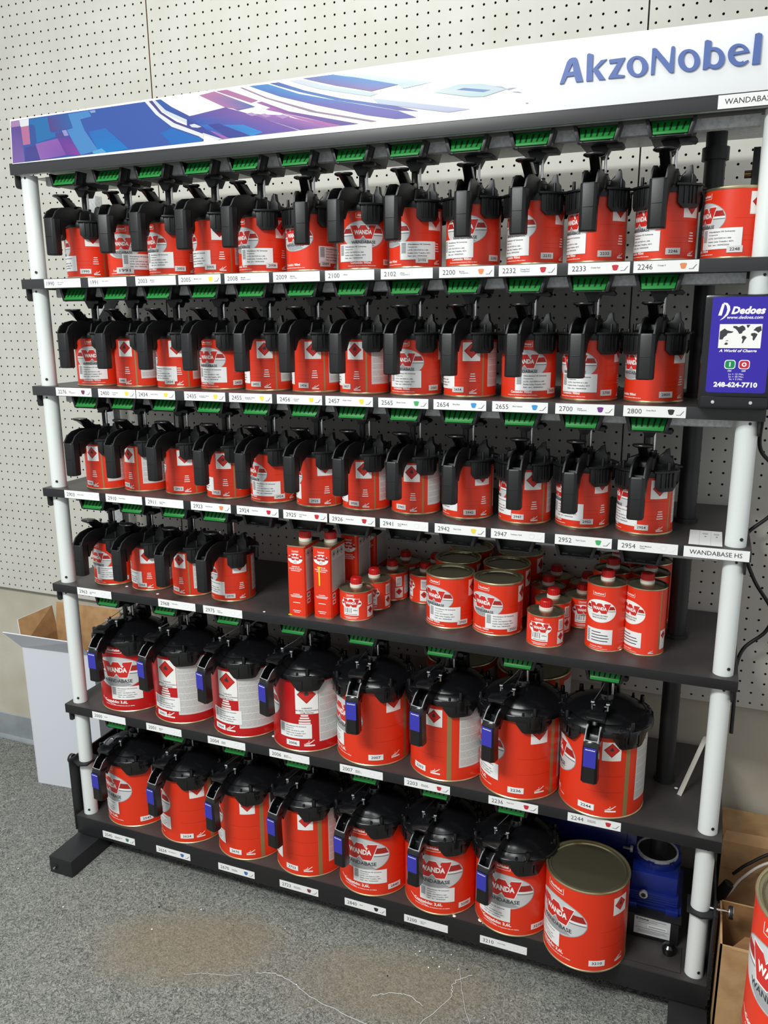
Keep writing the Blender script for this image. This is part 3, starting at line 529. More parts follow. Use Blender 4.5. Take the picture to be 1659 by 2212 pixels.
# ------------------------------------------------------------------ paint cans
def w_logo(g, r, cu, cz, k, lay, edge=True):
    P = [(-27, 13), (-13, 13), (-9, 6.5), (-5, 13), (5, 13), (9, 6.5), (13, 13), (27, 13), (17.5, -13), (5, -13), (0, -6.5), (-5, -13), (-17.5, -13)]
    if edge:
        big = [(cu+(x*1.05)*k, cz+(y*1.1)*k) for x, y in P]; g.wrap(poly_tris([big]), 'print_white', r, lay)
    g.wrap(poly_tris([[(cu+x*k, cz+y*k) for x, y in P]]), 'logo_red', r, lay+1)
    g.wrap(text_tris('WANDA', cu, cz-4.5*k, w=36*k, h=8.5*k, bold=0.045), 'print_white', r, lay+2)
    g.wrap(poly_tris([[(cu+10*k, cz+7*k), (cu+11*k, cz+10*k), (cu+12*k, cz+7*k), (cu+14*k, cz+6.4*k), (cu+12*k, cz+5.8*k), (cu+11*k, cz+3*k), (cu+10*k, cz+5.8*k), (cu+8*k, cz+6.4*k)]]), 'print_white', r, lay+2)
def brand_box(g, r, cu, z0, k):
    for q in ((-15, 0, -14.3, 10), (14.3, 0, 15, 10), (-15, 0, 15, .7)): g.wrap(poly_tris([rect(cu+q[0]*k, z0+q[1]*k, cu+q[2]*k, z0+q[3]*k)]), 'print_white', r, 1)
    g.wrap(text_tris('AkzoNobel', cu, z0+3.2*k, w=24*k, h=4.6*k, bold=0.03), 'print_white', r, 1)
def oval_logo(g, r, cu, cz, k, sub='WANDABASE'):
    e = ell(cu, cz, 45*k, 27*k, 44); g.wrap(poly_tris([e]), 'mid_silver', r, 0)
    g.wrap(poly_tris([ell(cu, cz, 44*k, 26*k, 44)]), 'silver', r, 1)
    def band(z0, z1, m, lay):
        a = math.sqrt(max(0, 1-((z0-0)/26)**2))*43.6; b = math.sqrt(max(0, 1-((z1)/26)**2))*43.6
        g.wrap(poly_tris([[(cu-a*k, cz+z0*k), (cu+a*k, cz+z0*k), (cu+b*k, cz+z1*k), (cu-b*k, cz+z1*k)]]), m, r, lay)
    band(3, 12, 'band_red', 2); band(0, 2.2, 'print_white', 2); band(-2, -0.6, 'ink_grey', 2)
    g.wrap(poly_tris([[(cu-24*k, cz-18*k), (cu-9*k, cz-5*k), (cu+4*k, cz-5*k), (cu+16*k, cz-16*k), (cu+24*k, cz-21*k), (cu, cz-25.4*k), (cu-14*k, cz-24*k)]]), 'mid_silver', r, 3)
    w_logo(g, r, cu, cz+5*k, k, 4)
    if sub: g.wrap(text_tris(sub, cu, cz-17*k, w=50*k, h=5.8*k, bold=0.02), 'ink', r, 4)
def hazard(g, r, cu, cz, w, h, flame=True):
    g.wrap(poly_tris([rect(cu-w/2, cz-h/2, cu+w/2, cz+h/2)]), 'print_white', r, 0)
    d = min(w, h)*.42; zc = cz+(h/2-d-1.5)
    if h > w*1.2: zc = cz+h/2-d-2
    g.wrap(poly_tris([[(cu-d, zc), (cu, zc-d), (cu+d, zc), (cu, zc+d)]]), 'band_red', r, 1)
    d2 = d*.86; g.wrap(poly_tris([[(cu-d2, zc), (cu, zc-d2), (cu+d2, zc), (cu, zc+d2)]]), 'logo_red', r, 2)
    if flame:
        f = d*.34; g.wrap(poly_tris([[(cu-f*.6, zc-f*.3), (cu+f*.6, zc-f*.3), (cu+f*.75, zc+f*.3), (cu+f*.3, zc+f), (cu, zc+f*1.5), (cu-f*.3, zc+f*.7), (cu-f*.75, zc+f*.4)]]), 'ink', r, 3)
def hand_mark(g, r, cu, z0, k):
    for P in ([(0, 3), (8, 3), (8, 3.8), (0, 3.8)], [(0, 0), (15, 0), (15, 2.2), (0, 2.2)], [(2, 4.4), (9, 4.4), (15, 9), (14.2, 9.6), (8.6, 5.8), (7, 5.6), (5.5, 6)], [(6, 7), (7.2, 7), (7.6, 8.4), (6.4, 8.4)]):
        g.wrap(poly_tris([[(cu+(x-7.5)*k, z0+y*k) for x, y in P]]), 'print_white', r, 1)
def small_lines(g, r, cu, z0, widths, pitch, h, m, lay=1, align='c'):
    for i, w_ in enumerate(widths):
        x0 = cu-w_/2 if align == 'c' else cu
        g.wrap(poly_tris([rect(x0, z0-i*pitch, x0+w_, z0-i*pitch+h)]), m, r, lay)
def info_panel(g, r, u0, u1, z0, z1, rows, seed):
    rd = random.Random(seed)
    g.wrap(poly_tris([rect(u0, z0, u1, z1)]), 'panel_grey', r, 0)
    for u in (u0+(u1-u0)*.28, u0+(u1-u0)*.72):
        d = (z1-z0)*.06; c = z1-d*1.3
        g.wrap(poly_tris([[(u-d, c), (u, c-d), (u+d, c), (u, c+d)], [(u-d*.8, c), (u, c-d*.8), (u+d*.8, c), (u, c+d*.8)]]), 'ink_grey', r, 1)
    n = int((z1-z0)*.8/2.6)
    for i in range(n):
        z = z0+3+i*2.6
        if i % max(3, n//rows) == 0: g.wrap(poly_tris([rect(u0+2, z, u1-2, z+.45)]), 'print_white', r, 1); continue
        u = u0+3
        while u < u1-6:
            q = min(rd.uniform(4, 15), u1-3-u); g.wrap(poly_tris([rect(u, z, u+q, z+.8)]), 'panel_line', r, 1); u += q+rd.uniform(1, 2.4)
def can_shell(g, r, h, red, n=64, lid=True):
    g.lathe([(0, 3, 'tin_gold'), (r-4, 3, 'tin_gold'), (r-2.5, 0, 'tin_gold'), (r+0.2, 0, 'tin_gold'), (r+1.1, 1, 'tin_gold'), (r+1.1, 2.8, 'tin_gold'), (r, 4.2, 'tin_gold'), (r, h-5, red), (r+0.9, h-4.2, 'tin_gold'), (r+1.3, h-2, 'tin_gold'), (r+0.6, h-0.2, 'tin_gold'), (r-1.2, h, 'tin_gold'), (r-2.5, h-1, 'tin_gold'), (r-2.7, h-3.5, 'tin_gold'),
             (r-6.5, h-4.2, 'tin_lid'), (r-7.2, h-2.6, 'tin_lid'), (r-9, h-2.2, 'tin_lid'), (r-10, h-5, 'tin_lid'), (r-16, h-5.4, 'tin_lid'), (0, h-5, 'tin_lid')], n)
def quart_mesh(variant=0):
    r, h = 53, 118; g = G(); can_shell(g, r, h, 'can_red')
    oval_logo(g, r, 0, 68, 1.0, 'WANDABASE' if variant == 0 else 'WANDABASE'); brand_box(g, r, 0, 100, .95)
    g.wrap(text_tris('Conteúdo: 900ml', -6, 12.2, w=42, h=5, bold=0.03), 'print_white', r, 1)
    g.wrap(text_tris('Composto para Sistema de Repintura 900ml em litros', -4, 7.2, w=60, h=2.4, bold=0.03), 'print_white', r, 1)
    hazard(g, r, 100, 90, 35, 36); small_lines(g, r, 103, 46, (9, 10, 12, 13), 4.6, 1.7, 'print_white'); hand_mark(g, r, 104, 8, 1)
    for z in (66, 38, 30): g.wrap(poly_tris([rect(60, z, 120, z+.35)]), 'band_red', r, 0)
    g.wrap(poly_tris([rect(122.5, 4.5, 126, 112.8)]), 'tin_seam', r, 0)
    info_panel(g, r, 135, 212, 21, 107, 5, 3)
    small_lines(g, r, -90, 80, (40, 44, 38, 44, 30), 6, 1.5, 'print_white'); small_lines(g, r, -90, 40, (30, 44, 38), 6, 1.5, 'print_white')
    return g
def gallon_mesh(variant=0):
    r, h = 87, 193; g = G(); red = 'can_red' if variant == 0 else 'can_deep'; can_shell(g, r, h, red, 80)
    oval_logo(g, r, 0, 111, 1.62); brand_box(g, r, -4, 165, 1.5)
    g.wrap(text_tris('Conteúdo: 3,6L', -12, 23, w=72, h=9.5, bold=0.035), 'print_white', r, 1)
    g.wrap(text_tris('Composto para Sistema de Repintura 3,6L em Galões', -2, 16.5, w=86, h=3.4, bold=0.03), 'print_white', r, 1)
    g.wrap(poly_tris([[(-60, 34), (-40, 26), (-10, 20), (-10, 19), (-42, 24.6), (-61, 33)]]), 'print_white', r, 1)
    if variant == 0:
        hazard(g, r, 146, 152, 38, 41); hand_mark(g, r, 150, 16, 1.5)
        g.wrap(poly_tris([rect(176, 4.5, 186, 187)]), 'tin_seam', r, 0)
        info_panel(g, r, 203, 330, 34, 178, 6, 5)
        for z in (96, 60): g.wrap(poly_tris([rect(100, z, 172, z+.5)]), 'band_red', r, 0)
    else:
        hazard(g, r, 146, 136, 54, 74)
        for i, q in enumerate(('CUIDADO', 'MATERIAL RELACIONADO', 'COM TINTAS')): g.wrap(text_tris(q, 146, 112-6*i, h=3.8 if i != 1 else 3.4, bold=0.01), 'ink', r, 3)
        small_lines(g, r, 140, 93, (18, 22, 28, 28), 6.4, 3.9, 'print_white'); hand_mark(g, r, 150, 16, 1.7)
        info_panel(g, r, 174, 330, 26, 178, 6, 5)
    return g
def product_label_mesh(r, z0, w, h, seed):
    rd = random.Random(seed); g = G()
    g.wrap(poly_tris([rect(-w/2, z0, w/2, z0+h)]), 'paper', r, 7)
    x = -w/2+3
    for i in range(9):
        g.wrap(poly_tris([rect(x, z0+h*.38+0.05*i, x+w*.13, z0+h*.40+0.05*i)] if False else [rect(x, z0+h*.36+i*h*.065, x+w*.13, z0+h*.36+i*h*.065+h*.042)]), 'ink_grey', r, 8)
    x = -w/2+w*.22
    words = ('Wandabase HS Solvente', 'Transparente', 'LOTE: 1201703914-1-300', 'Pedido Linha Trabalho: 4571', 'Fabr. em: 14/04/2020')
    for i, q in enumerate(words): g.wrap(text_tris(q, x, z0+h*(.8-.16*i), w=w*(.62, .25, .55, .6, .52)[i], h=h*.075, anchor='l', bold=0.025), 'ink', r, 8)
    return g
def number_mesh(r, num, w, h, z0, flat_grey=False):
    g = G(); g.wrap(poly_tris([rect(-w/2, z0, w/2, z0+h)]), 'sticker_grey' if flat_grey else 'paper', r, 9)
    g.wrap(text_tris(num, 0, z0+h*.27, w=w*.64, h=h*.46, bold=0.016), 'ink', r, 10); return g
QUART = mesh_of(quart_mesh(), 'can_body', sharp=0.5); GALLON = [mesh_of(gallon_mesh(v), 'can_body', sharp=0.5) for v in (0, 1)]
QLAB = mesh_of(product_label_mesh(53, 17, 74, 34, 1), 'product_label'); GLAB = mesh_of(product_label_mesh(87, 36, 82, 37, 2), 'product_label')
# ---------------------------------------------------------------- pouring lids (handle towards -Y, z = 0 at the can rim)
def arc_plate(g, a0, a1, r0, r1, zt, zb, m, n=8, mid=None):
    """curved plate; zb(t) gives the bottom, t from -1 to 1"""
    rows = []
    for i in range(n+1):
        t = -1+2*i/n; a = math.radians(a0+(a1-a0)*i/n); c_, s_ = math.cos(a), math.sin(a); b_ = zb(t)
        rows.append(g.add([(r0*c_, r0*s_, b_), (r1*c_, r1*s_, b_), (r1*c_, r1*s_, zt), (r0*c_, r0*s_, zt)]))
    for p, q in zip(rows, rows[1:]):
        for k in range(4): g.face((p+k, q+k, q+(k+1) % 4, p+(k+1) % 4), m)
    for p in (rows[0], rows[-1]): g.face((p, p+1, p+2, p+3), m)
def radial(g, a, r, z0, z1, rad, m, n=10):
    c_, s_ = math.cos(math.radians(a)), math.sin(math.radians(a)); g.cyl((r*c_, r*s_, z0), (r*c_, r*s_, z1), rad, m, rad*.8, n)
def q_cover():
    g = G(); m = 'plastic'
    g.lathe([(0, 16), (24, 16), (40, 13), (50, 8), (56, 7), (57, 4), (57, -5), (55, -5), (55, 1.5), (0, 1.5)], 48, m=m)
    g.prism([(-46, 8), (-38, 30), (-12, 36), (16, 32), (26, 10)], 'x', -17, 17, m)
    g.prism([(18, 8), (20, 26), (26, 29), (31, 42), (38, 45), (40, 31), (45, 25), (46, 8)], 'y', -5, 7, m); g.tube([(9, 0, 32), (20, 2, 28), (32, 2, 40)], 1.1, 'dark_wire', 6)
    g.prism([(20, 8), (16, 22), (30, 26), (42, 20), (46, 8)], 'y', 12, 34, m)
    g.prism([(-40, 8), (-36, 22), (-20, 28), (-14, 8)], 'y', -8, 24, m)
    for a in (0, 180): radial(g, a, 52, 6, 14, 4, m)
    g.cyl((9, 0, 14), (9, 0, 40), 6.5, m, n=12)
    return g
def q_lug():
    g = G(); m = 'plastic'
    arc_plate(g, -22, 22, 54.6, 62, 6, lambda t: -31+9*max(0, abs(t)-.6)/.4, m, 10)
    arc_plate(g, -26, 26, 50, 66, 9, lambda t: 5.5, m, 10)
    for a in (-12, -3, 3, 12): arc_plate(g, a-1.2, a+1.2, 61, 64.5, 4, lambda t: -24, m, 2)
    radial(g, 3, 58, 8, 24, 3.4, m)
    return g
def q_handle():
    g = G(); m = 'plastic'
    def octo(w_, y0, y1, c): return [(-w_+c, y0), (w_-c, y0), (w_, y0+c), (w_, y1-c), (w_-c, y1), (-w_+c, y1), (-w_, y1-c), (-w_, y0+c)]
    rows = []
    for z, w_, y0, y1, c in ((-70, 13.5, -131, -106, 6), (-68, 14.5, -133, -105, 6), (6, 14.5, -132, -104, 5), (9, 13.6, -131, -103, 5), (8, 11.5, -129, -105, 4), (-8, 10.5, -127, -107, 4)):
        rows.append(g.add([(x, y, z) for x, y in octo(w_, y0, y1, c)]))
    for p, q in zip(rows, rows[1:]):
        for k in range(8): g.face((p+k, p+(k+1) % 8, q+(k+1) % 8, q+k), m)
    g.face([rows[0]+k for k in range(8)][::-1], m); g.face([rows[-1]+k for k in range(8)], m)
    g.box(-8.6, 8.6, -133.6, -132, -30.5, -29.5, m)
    side = [(-130, 8), (-118, 24), (-100, 33), (-72, 37), (-42, 34), (-42, 6), (-68, 4), (-92, -8), (-103, -26), (-106, -26), (-106, 6)]
    for a in (-14, 10.5): g.prism(side, 'x', a, a+3.5, m)
    g.prism([(-106, -10), (-90, -2), (-60, 12), (-40, 14), (-40, 6), (-68, 4), (-92, -10), (-104, -22)], 'x', -11, 11, m)
    return g
def q_lever():
    g = G(); m = 'gloss_plastic'
    g.prism([(-92, 58), (-62, 58), (-50, 48), (-28, 36), (-30, 26), (-50, 28), (-70, 44), (-84, 54)], 'x', -8.5, 8.5, m)
    b = len(g.v); g.lathe([(0, 56), (14, 56.5), (19, 59), (19.5, 61), (18, 62.5), (0, 61.5)], 24, m=m)
    g.move(b, Matrix.Translation((0, -82, 0)) @ Matrix.Diagonal((1, .74, 1, 1)))
    g.prism([(-52, 30), (-40, 42), (-28, 42), (-24, 30)], 'x', -13, 13, m)
    return g
def q_shaft():
    return G().cyl((9, 0, 36), (9, 0, 86), 2.6, 'steel', n=12)
def q_screw():
    g = G(); g.cyl((-9, -30, 34), (-9, -30, 46), 2.2, 'steel', n=10); g.cyl((-9, -30, 46), (-9, -30, 50), 4.2, 'steel', n=12); g.cyl((-9, -30, 50), (-9, -30, 52), 3, 'steel', n=12)
    return g
def g_cover():
    g = G(); m = 'gloss_plastic'
    g.lathe([(0, 36), (22, 35.5), (46, 31), (66, 23), (78, 15), (80, 13.5), (82, 14.2), (90, 9), (96, 5), (97, 0), (97, -7), (92, -7), (92, -2), (0, 0)], 64, m=m)
    g.prism([(-20, 20), (-18, 48), (-10, 58), (18, 58), (20, 20)], 'y', 44, 62, m); g.box(-14, 14, 30, 46, 24, 50, m)
    g.cyl((0, 0, 34), (0, 0, 46), 17, m, 14, 24); g.cyl((-9, 62, 58), (9, 62, 58), 2.5, m)
    for a in (12, 60, 120, 168): radial(g, a, 88, 8, 20, 3.6, m)
    return g
def g_lug():
    g = G(); m = 'gloss_plastic'
    arc_plate(g, -24, 24, 88.4, 95, -2, lambda t: -33+20*max(0, abs(t)-.62)/.38, m, 12)
    arc_plate(g, -26, 26, 90, 98, 5, lambda t: -5, m, 10)
    arc_plate(g, -6, 6, 93, 99.5, 6, lambda t: -22, m, 4)
    for a in (-9, 9): arc_plate(g, a-1, a+1, 94, 98.5, -4, lambda t: -28, m, 2)
    radial(g, 0, 91, 3, 24, 5.5, m); radial(g, -15, 92, 3, 12, 3.5, m)
    return g
def g_handle():
    g = G(); m = 'gloss_plastic'
    def octo(w_, y0, y1, c): return [(-w_+c, y0), (w_-c, y0), (w_, y0+c), (w_, y1-c), (w_-c, y1), (-w_+c, y1), (-w_, y1-c), (-w_, y0+c)]
    rows = []
    for z, w_, y0, y1, c in ((-84, 14.5, -145, -123, 5), (-81, 16, -148, -120, 5), (-50, 15.5, -148, -121, 5), (-16, 15, -148, -122, 4), (-8, 15, -147, -118, 4), (4, 14.6, -142, -112, 4), (6, 13.4, -140, -110, 4), (4, 11.2, -138, -112, 3), (-8, 10.4, -138, -114, 3)):
        rows.append(g.add([(x, y, z) for x, y in octo(w_, y0, y1, c)]))
    for p, q in zip(rows, rows[1:]):
        for k in range(8): g.face((p+k, p+(k+1) % 8, q+(k+1) % 8, q+k), m)
    g.face([rows[0]+k for k in range(8)][::-1], m); g.face([rows[-1]+k for k in range(8)], m)
    side = [(-142, 4), (-128, 20), (-104, 36), (-74, 42), (-56, 40), (-56, 22), (-84, 12), (-104, 0), (-118, -18), (-120, -6)]
    for a in (-14.5, 11): g.prism(side, 'x', a, a+3.5, m)
    g.prism([(-120, -14), (-100, 6), (-60, 30), (-56, 22), (-84, 12), (-104, 0), (-116, -18)], 'x', -11, 11, m)
    # bright rim of the opening
    for a in (-12.8, 12.8): g.tube([(a, -141, 5), (a, -136, 11), (a, -128, 21), (a, -120, 26.5)], .9, 'mid_silver', 6)
    g.tube([(-12.8, -140.5, 6.2), (0, -142, 6.4), (12.8, -140.5, 6.2)], .9, 'mid_silver', 6)
    fn = lambda u, v: (u, -148.3, v)
    g.flat(poly_tris([rect(-12, -47, 12, -5)]), 'blue_tag', fn)
    g.flat(text_tris('AkzoNobel', 0, -11, w=19, h=2.6, bold=0.04), 'print_white', lambda u, v: (u, -148.45, v))
    return g
def g_lever():
    g = G(); m = 'gloss_plastic'
    b = len(g.v); g.prism([(-16, -13), (16, -13), (19, -9), (19, 9), (15, 13), (-15, 13), (-19, 9), (-19, -9)], 'z', 0, 8, m)
    g.move(b, Matrix.Translation((0, -104, 38)) @ Matrix.Rotation(math.radians(14), 4, 'X'))
    g.prism([(-94, 42), (-60, 52), (-30, 46), (-30, 34), (-60, 38), (-84, 40)], 'x', -9, 9, m)
    return g
def g_shaft():
    return G().cyl((12, 0, 40), (12, 0, 92), 2.8, 'steel', n=12)
def g_screw():
    g = G()
    for a in (-15, 15):
        g.cyl((a, -66, 38), (a, -66, 50), 2.4, 'steel', n=10); g.lathe([(0, 49), (3.6, 49.6), (4.6, 52), (3.6, 54.6), (0, 55.4)], 12, (a, -66), m='steel')
        g.tube([(a, -66, 52), (a*.5, -30, 62), (a*.2, -8, 72)], 0.8, 'steel', 6)
    g.cyl((-15, -66, 46), (15, -66, 46), 1.6, 'steel', n=8)
    return g
LID = {'Q': dict(cover=mesh_of(q_cover(), 'mixing_lid', bevel=.8), lug=mesh_of(q_lug(), 'clamp_lug', bevel=.5), handle=mesh_of(q_handle(), 'handle', bevel=.5), lever=mesh_of(q_lever(), 'thumb_lever', bevel=.8), shaft=mesh_of(q_shaft(), 'stirrer_shaft'), screw=mesh_of(q_screw(), 'lid_screw')),
       'G': dict(cover=mesh_of(g_cover(), 'mixing_lid', bevel=.8), lug=mesh_of(g_lug(), 'clamp_lug', bevel=.6), handle=mesh_of(g_handle(), 'handle', bevel=0), lever=mesh_of(g_lever(), 'thumb_lever', bevel=1.5), shaft=mesh_of(g_shaft(), 'stirrer_shaft'), screw=mesh_of(g_screw(), 'hinge_pin'))}
R_ = math.radians
def can(kind, z, num, x, y, art, lab, stk, lid, label, group, deep=0, cat='paint can'):
    t = thing('paint_can', label, cat, (x/1000, y/1000, z/1000), 0, group)
    body = inst(QUART if kind == 'Q' else GALLON[deep], 'can_body', t, rot=R_(art))
    if lab is not None: inst(QLAB if kind == 'Q' else GLAB, 'product_label', t, rot=R_(lab))['label'] = 'white barcode label'
    if stk is not None and num:
        gm = number_mesh(53, num, 25, 11, 10.5, True) if kind == 'Q' else number_mesh(87, num, 34, 14, 16)
        if num == '1991': gm = number_mesh(53, num, 40, 14, 8, True)
        o = gm.obj('number_label', t, rot=R_(stk)); o['label'] = 'small white sticker numbered '+num
    if lid is not None:
        L = LID[kind]; hz = (118 if kind == 'Q' else 193)/1000
        c = inst(L['cover'], 'mixing_lid', t, (0, 0, hz), R_(lid)); c['label'] = 'black clamped pouring lid'
        for a in (-45, -135, 45, 135): inst(L['lug'], 'clamp_lug', c, rot=R_(a))
        inst(L['handle'], 'handle', c); inst(L['lever'], 'thumb_lever', c); inst(L['shaft'], 'stirrer_shaft', c)['label'] = 'steel stirring rod'; inst(L['screw'], 'lid_screw' if kind == 'Q' else 'hinge_pin', c)
    return t
WH = {'Q1': 'top shelf', 'Q2': 'second shelf', 'Q3': 'third shelf', 'Q4': 'fourth shelf', 'G5': 'fifth shelf', 'G6': 'bottom shelf'}
for k, rows in CANS.items():
    z = LEVEL[int(k[1])][0]
    for i, (num, x, y, art, lab, stk, lid) in enumerate(rows):
        size = 'small' if k[0] == 'Q' else 'large'
        if lid is None:
            l = ('small red paint can without black lid beside the right white post, top shelf' if k == 'Q1' else 'large red paint can with plain metal lid beside the blue motor, bottom shelf')
        elif stk is None: l = 'small red paint can under black lid above shelf strip %s, %s' % (num, WH[k])
        elif k == 'Q4' and num == '2974': l = 'small red paint can under black lid, third from the left end of the fourth shelf'
        else: l = '%s red paint can with sticker %s under black pouring lid, %s' % (size, num, WH[k])
        deep = 1 if num in ('2000', '2001', '2004', '2006') else 0
        can(k[0], z, num, x, y, art, lab, stk, lid, l, 'paint cans on the '+WH[k], deep)
# ---------------------------------------------------------------- fourth shelf: stock without mixing lids
Z4 = LEVEL[4][0]
can('Q', Z4, '2925', 898, -268, -24, 2, 48, None, 'small red paint can with sticker 2925, plain metal lid, front of fourth shelf', 'spare small paint cans on the fourth shelf')
can('Q', Z4, '2931', 1007, -271, -23, 25, 50, None, 'front small red paint can with plain metal lid left of a lone tiny red-capped can', 'spare small paint cans on the fourth shelf')
for x, y, a, l in ((884, -160, -20, 'small red paint can directly behind the lidded can with sticker 2925'), (1000, -164, -24, 'small red paint can directly behind the right front can of the plain-lid pair'),
                   (888, -62, -20, 'rearmost small red paint can of the left plain-lid row'), (1008, -58, -30, 'rearmost small red paint can of the right plain-lid row')):
    can('Q', Z4, '', x, y, a, None, None, None, l, 'spare small paint cans on the fourth shelf')
def cap(g, z0, r, h):
    g.lathe([(0, z0, 'cap_white'), (r+1.5, z0, 'cap_white'), (r+1.8, z0+6, 'cap_white'), (r+.2, z0+7, 'cap_white'), (r, z0+8, 'cap_red'), (r, z0+h-2, 'cap_red'), (r-1.5, z0+h, 'cap_red'), (0, z0+h-.6, 'cap_red')], 20)
    for i in range(20):
        a = 2*math.pi*i/20; g.cyl(((r)*math.cos(a), r*math.sin(a), z0+9), (r*math.cos(a), r*math.sin(a), z0+h-3), .7, 'cap_red', n=5)
def bottle_shell(g, r, h):
    g.lathe([(0, 2, 'tin_gold'), (r-3, 2, 'tin_gold'), (r-2, 0, 'tin_gold'), (r+.3, 0, 'tin_gold'), (r+.7, 1.6, 'tin_gold'), (r, 3, 'tin_gold'), (r, h-3, 'can_red'), (r+.8, h-2.4, 'tin_gold'), (r+.8, h-.4, 'tin_gold'), (r-.8, h, 'tin_lid'), (r-2.5, h-2, 'tin_lid'), (r-12, h, 'tin_lid'), (r-18, h+2, 'tin_lid'), (0, h+2, 'tin_lid')], 48)
def small_bottle():
    r, h = 38, 69; g = G(); bottle_shell(g, r, h)
    brand_box(g, r, -2, 58, .6); g.wrap(poly_tris([ell(0, 42, 25, 13, 32)]), 'print_white', r, 0); g.wrap(poly_tris([rect(-18, 14, 18, 36)]), 'print_white', r, 0)
    g.wrap(poly_tris([[(-23, 40), (23, 40), (24, 44), (-24, 44)]]), 'band_red', r, 1); w_logo(g, r, 0, 43, .72, 2)
    for i, w_ in enumerate((1, .6, 1.4, .8, 1, .5, 1.2)): g.wrap(poly_tris([rect(-15+i*2.6, 20, -15+i*2.6+w_, 31)]), 'ink', r, 1)
    g.wrap(text_tris('200ml', 10, 25, h=3, bold=.02), 'ink', r, 1); small_lines(g, r, 0, 16, (28,), 3, 1.2, 'ink_grey'); small_lines(g, r, 0, 9, (34, 26), 3, 1.2, 'print_white')
    hazard(g, r, 49, 20, 20, 26); g.wrap(poly_tris([rect(41, 36, 56, 60)]), 'print_white', r, 0)
    for i in range(6): g.wrap(poly_tris([rect(43, 39+i*3, 54, 40.4+i*3)]), 'ink_grey', r, 1)
    info_panel(g, r, 64, 98, 14, 60, 4, 9)
    return g
def tall_bottle():
    r, h = 39.5, 140; g = G(); bottle_shell(g, r, h)
    brand_box(g, r, -3, 118, .85); g.wrap(poly_tris([ell(0, 86, 33, 24, 40)]), 'print_white', r, 0)
    g.wrap(poly_tris([[(-31.5, 90), (31.5, 90), (28, 97), (-28, 97)]]), 'band_red', r, 1); g.wrap(poly_tris([[(-32, 86), (32, 86), (32, 87.4), (-32, 87.4)]]), 'ink_grey', r, 1)
    w_logo(g, r, 0, 92, .8, 2); g.wrap(text_tris('CATALISADOR PARA', 0, 75, w=34, h=3.2, bold=.02), 'ink', r, 1); g.wrap(text_tris('VERNIZ POLIURETANO', 0, 70, w=30, h=3.2, bold=.02), 'ink', r, 1)
    g.wrap(text_tris('Conteúdo: 900ml', -4, 9, w=26, h=2.6, bold=.02), 'print_white', r, 1); g.wrap(text_tris('Composto para Repintura', 0, 5, w=40, h=2, bold=.02), 'print_white', r, 1)
    g.wrap(poly_tris([rect(-28, 16, 28, 48)]), 'paper', r, 2)
    for i in range(7): g.wrap(poly_tris([rect(-26, 20+i*3.6, -19, 22.2+i*3.6)]), 'ink_grey', r, 3)
    for i, w_ in enumerate((20, 34, 36, 34)): g.wrap(poly_tris([rect(-15, 40-i*6, -15+w_, 41.8-i*6)]), 'ink', r, 3)
    g.wrap(poly_tris([rect(63, 4, 66, 136)]), 'tin_seam', r, 0); hazard(g, r, 78, 32, 20, 40); hand_mark(g, r, 48, 6, .7)
    return g
SB = mesh_of(small_bottle(), 'can_body', sharp=.5); TB = mesh_of(tall_bottle(), 'can_body', sharp=.5)
gc = G(); cap(gc, 0, 12.5, 21); CAP = mesh_of(gc, 'screw_cap')
def bottle(me, h, x, y, rot, label, group):
    t = thing('hardener_can', label, 'can', (x/1000, y/1000, Z4/1000), 0, group)
    inst(me, 'can_body', t, rot=R_(rot)); o = inst(CAP, 'screw_cap', t, (0, 0, (h+1.8)/1000), R_(rot)); o['label'] = 'red cap on a white collar'
GA, GB, GC_ = 'tiny red-capped cans by the oblong tins', 'tiny red-capped cans by the tall cans', 'tall red-capped cans'
for x, y, r, l in ((690, -312, 4, 'tiny red-capped can at the shelf front beside the oblong tins'), (702, -234, 4, 'second tiny red-capped can, directly behind the front one by the tins'), (718, -158, -28, 'tiny red-capped can third back from the front by the oblong tins'),
                   (722, -76, -28, 'tiny red-capped can against the pegboard behind the oblong tins'), (800, -150, -60, 'tiny red-capped can turned to its grey panel, left of the plain-lid cans'), (800, -70, -60, 'rear tiny red-capped can close to the left plain-lid row')):
    bottle(SB, 69, x, y, r, l, GA)
for x, y, r, l in ((1118, -310, -8, 'tiny red-capped can alone at the shelf front, left of the tall cans'), (1119, -230, -12, 'tiny red-capped can directly behind the front one left of the tall cans'), (1092, -146, 0, 'tiny red-capped can third back left of the tall cans'),
                   (1096, -64, 0, 'tiny red-capped can against the pegboard left of the tall cans'), (1174, -176, 12, 'tiny red-capped can between the plain-lid cans and the tall cans'), (1172, -94, 12, 'rear tiny red-capped can close behind the tall cans')):
    bottle(SB, 69, x, y, r, l, GB)
for x, y, r, l in ((1236, -286, -13, 'left front tall red can with red cap, fourth shelf'), (1312, -279, -44, 'right front tall red can with red cap, fourth shelf'), (1236, -198, 4, 'left tall red can in the second rank behind its twin'),
                   (1312, -192, 0, 'right tall red can in the second rank behind its twin'), (1238, -110, 4, 'left rearmost tall red can, cap hidden by the shelf above'), (1312, -104, 0, 'right rearmost tall red can before the drive column')):
    bottle(TB, 140, x, y, r, l, GC_)
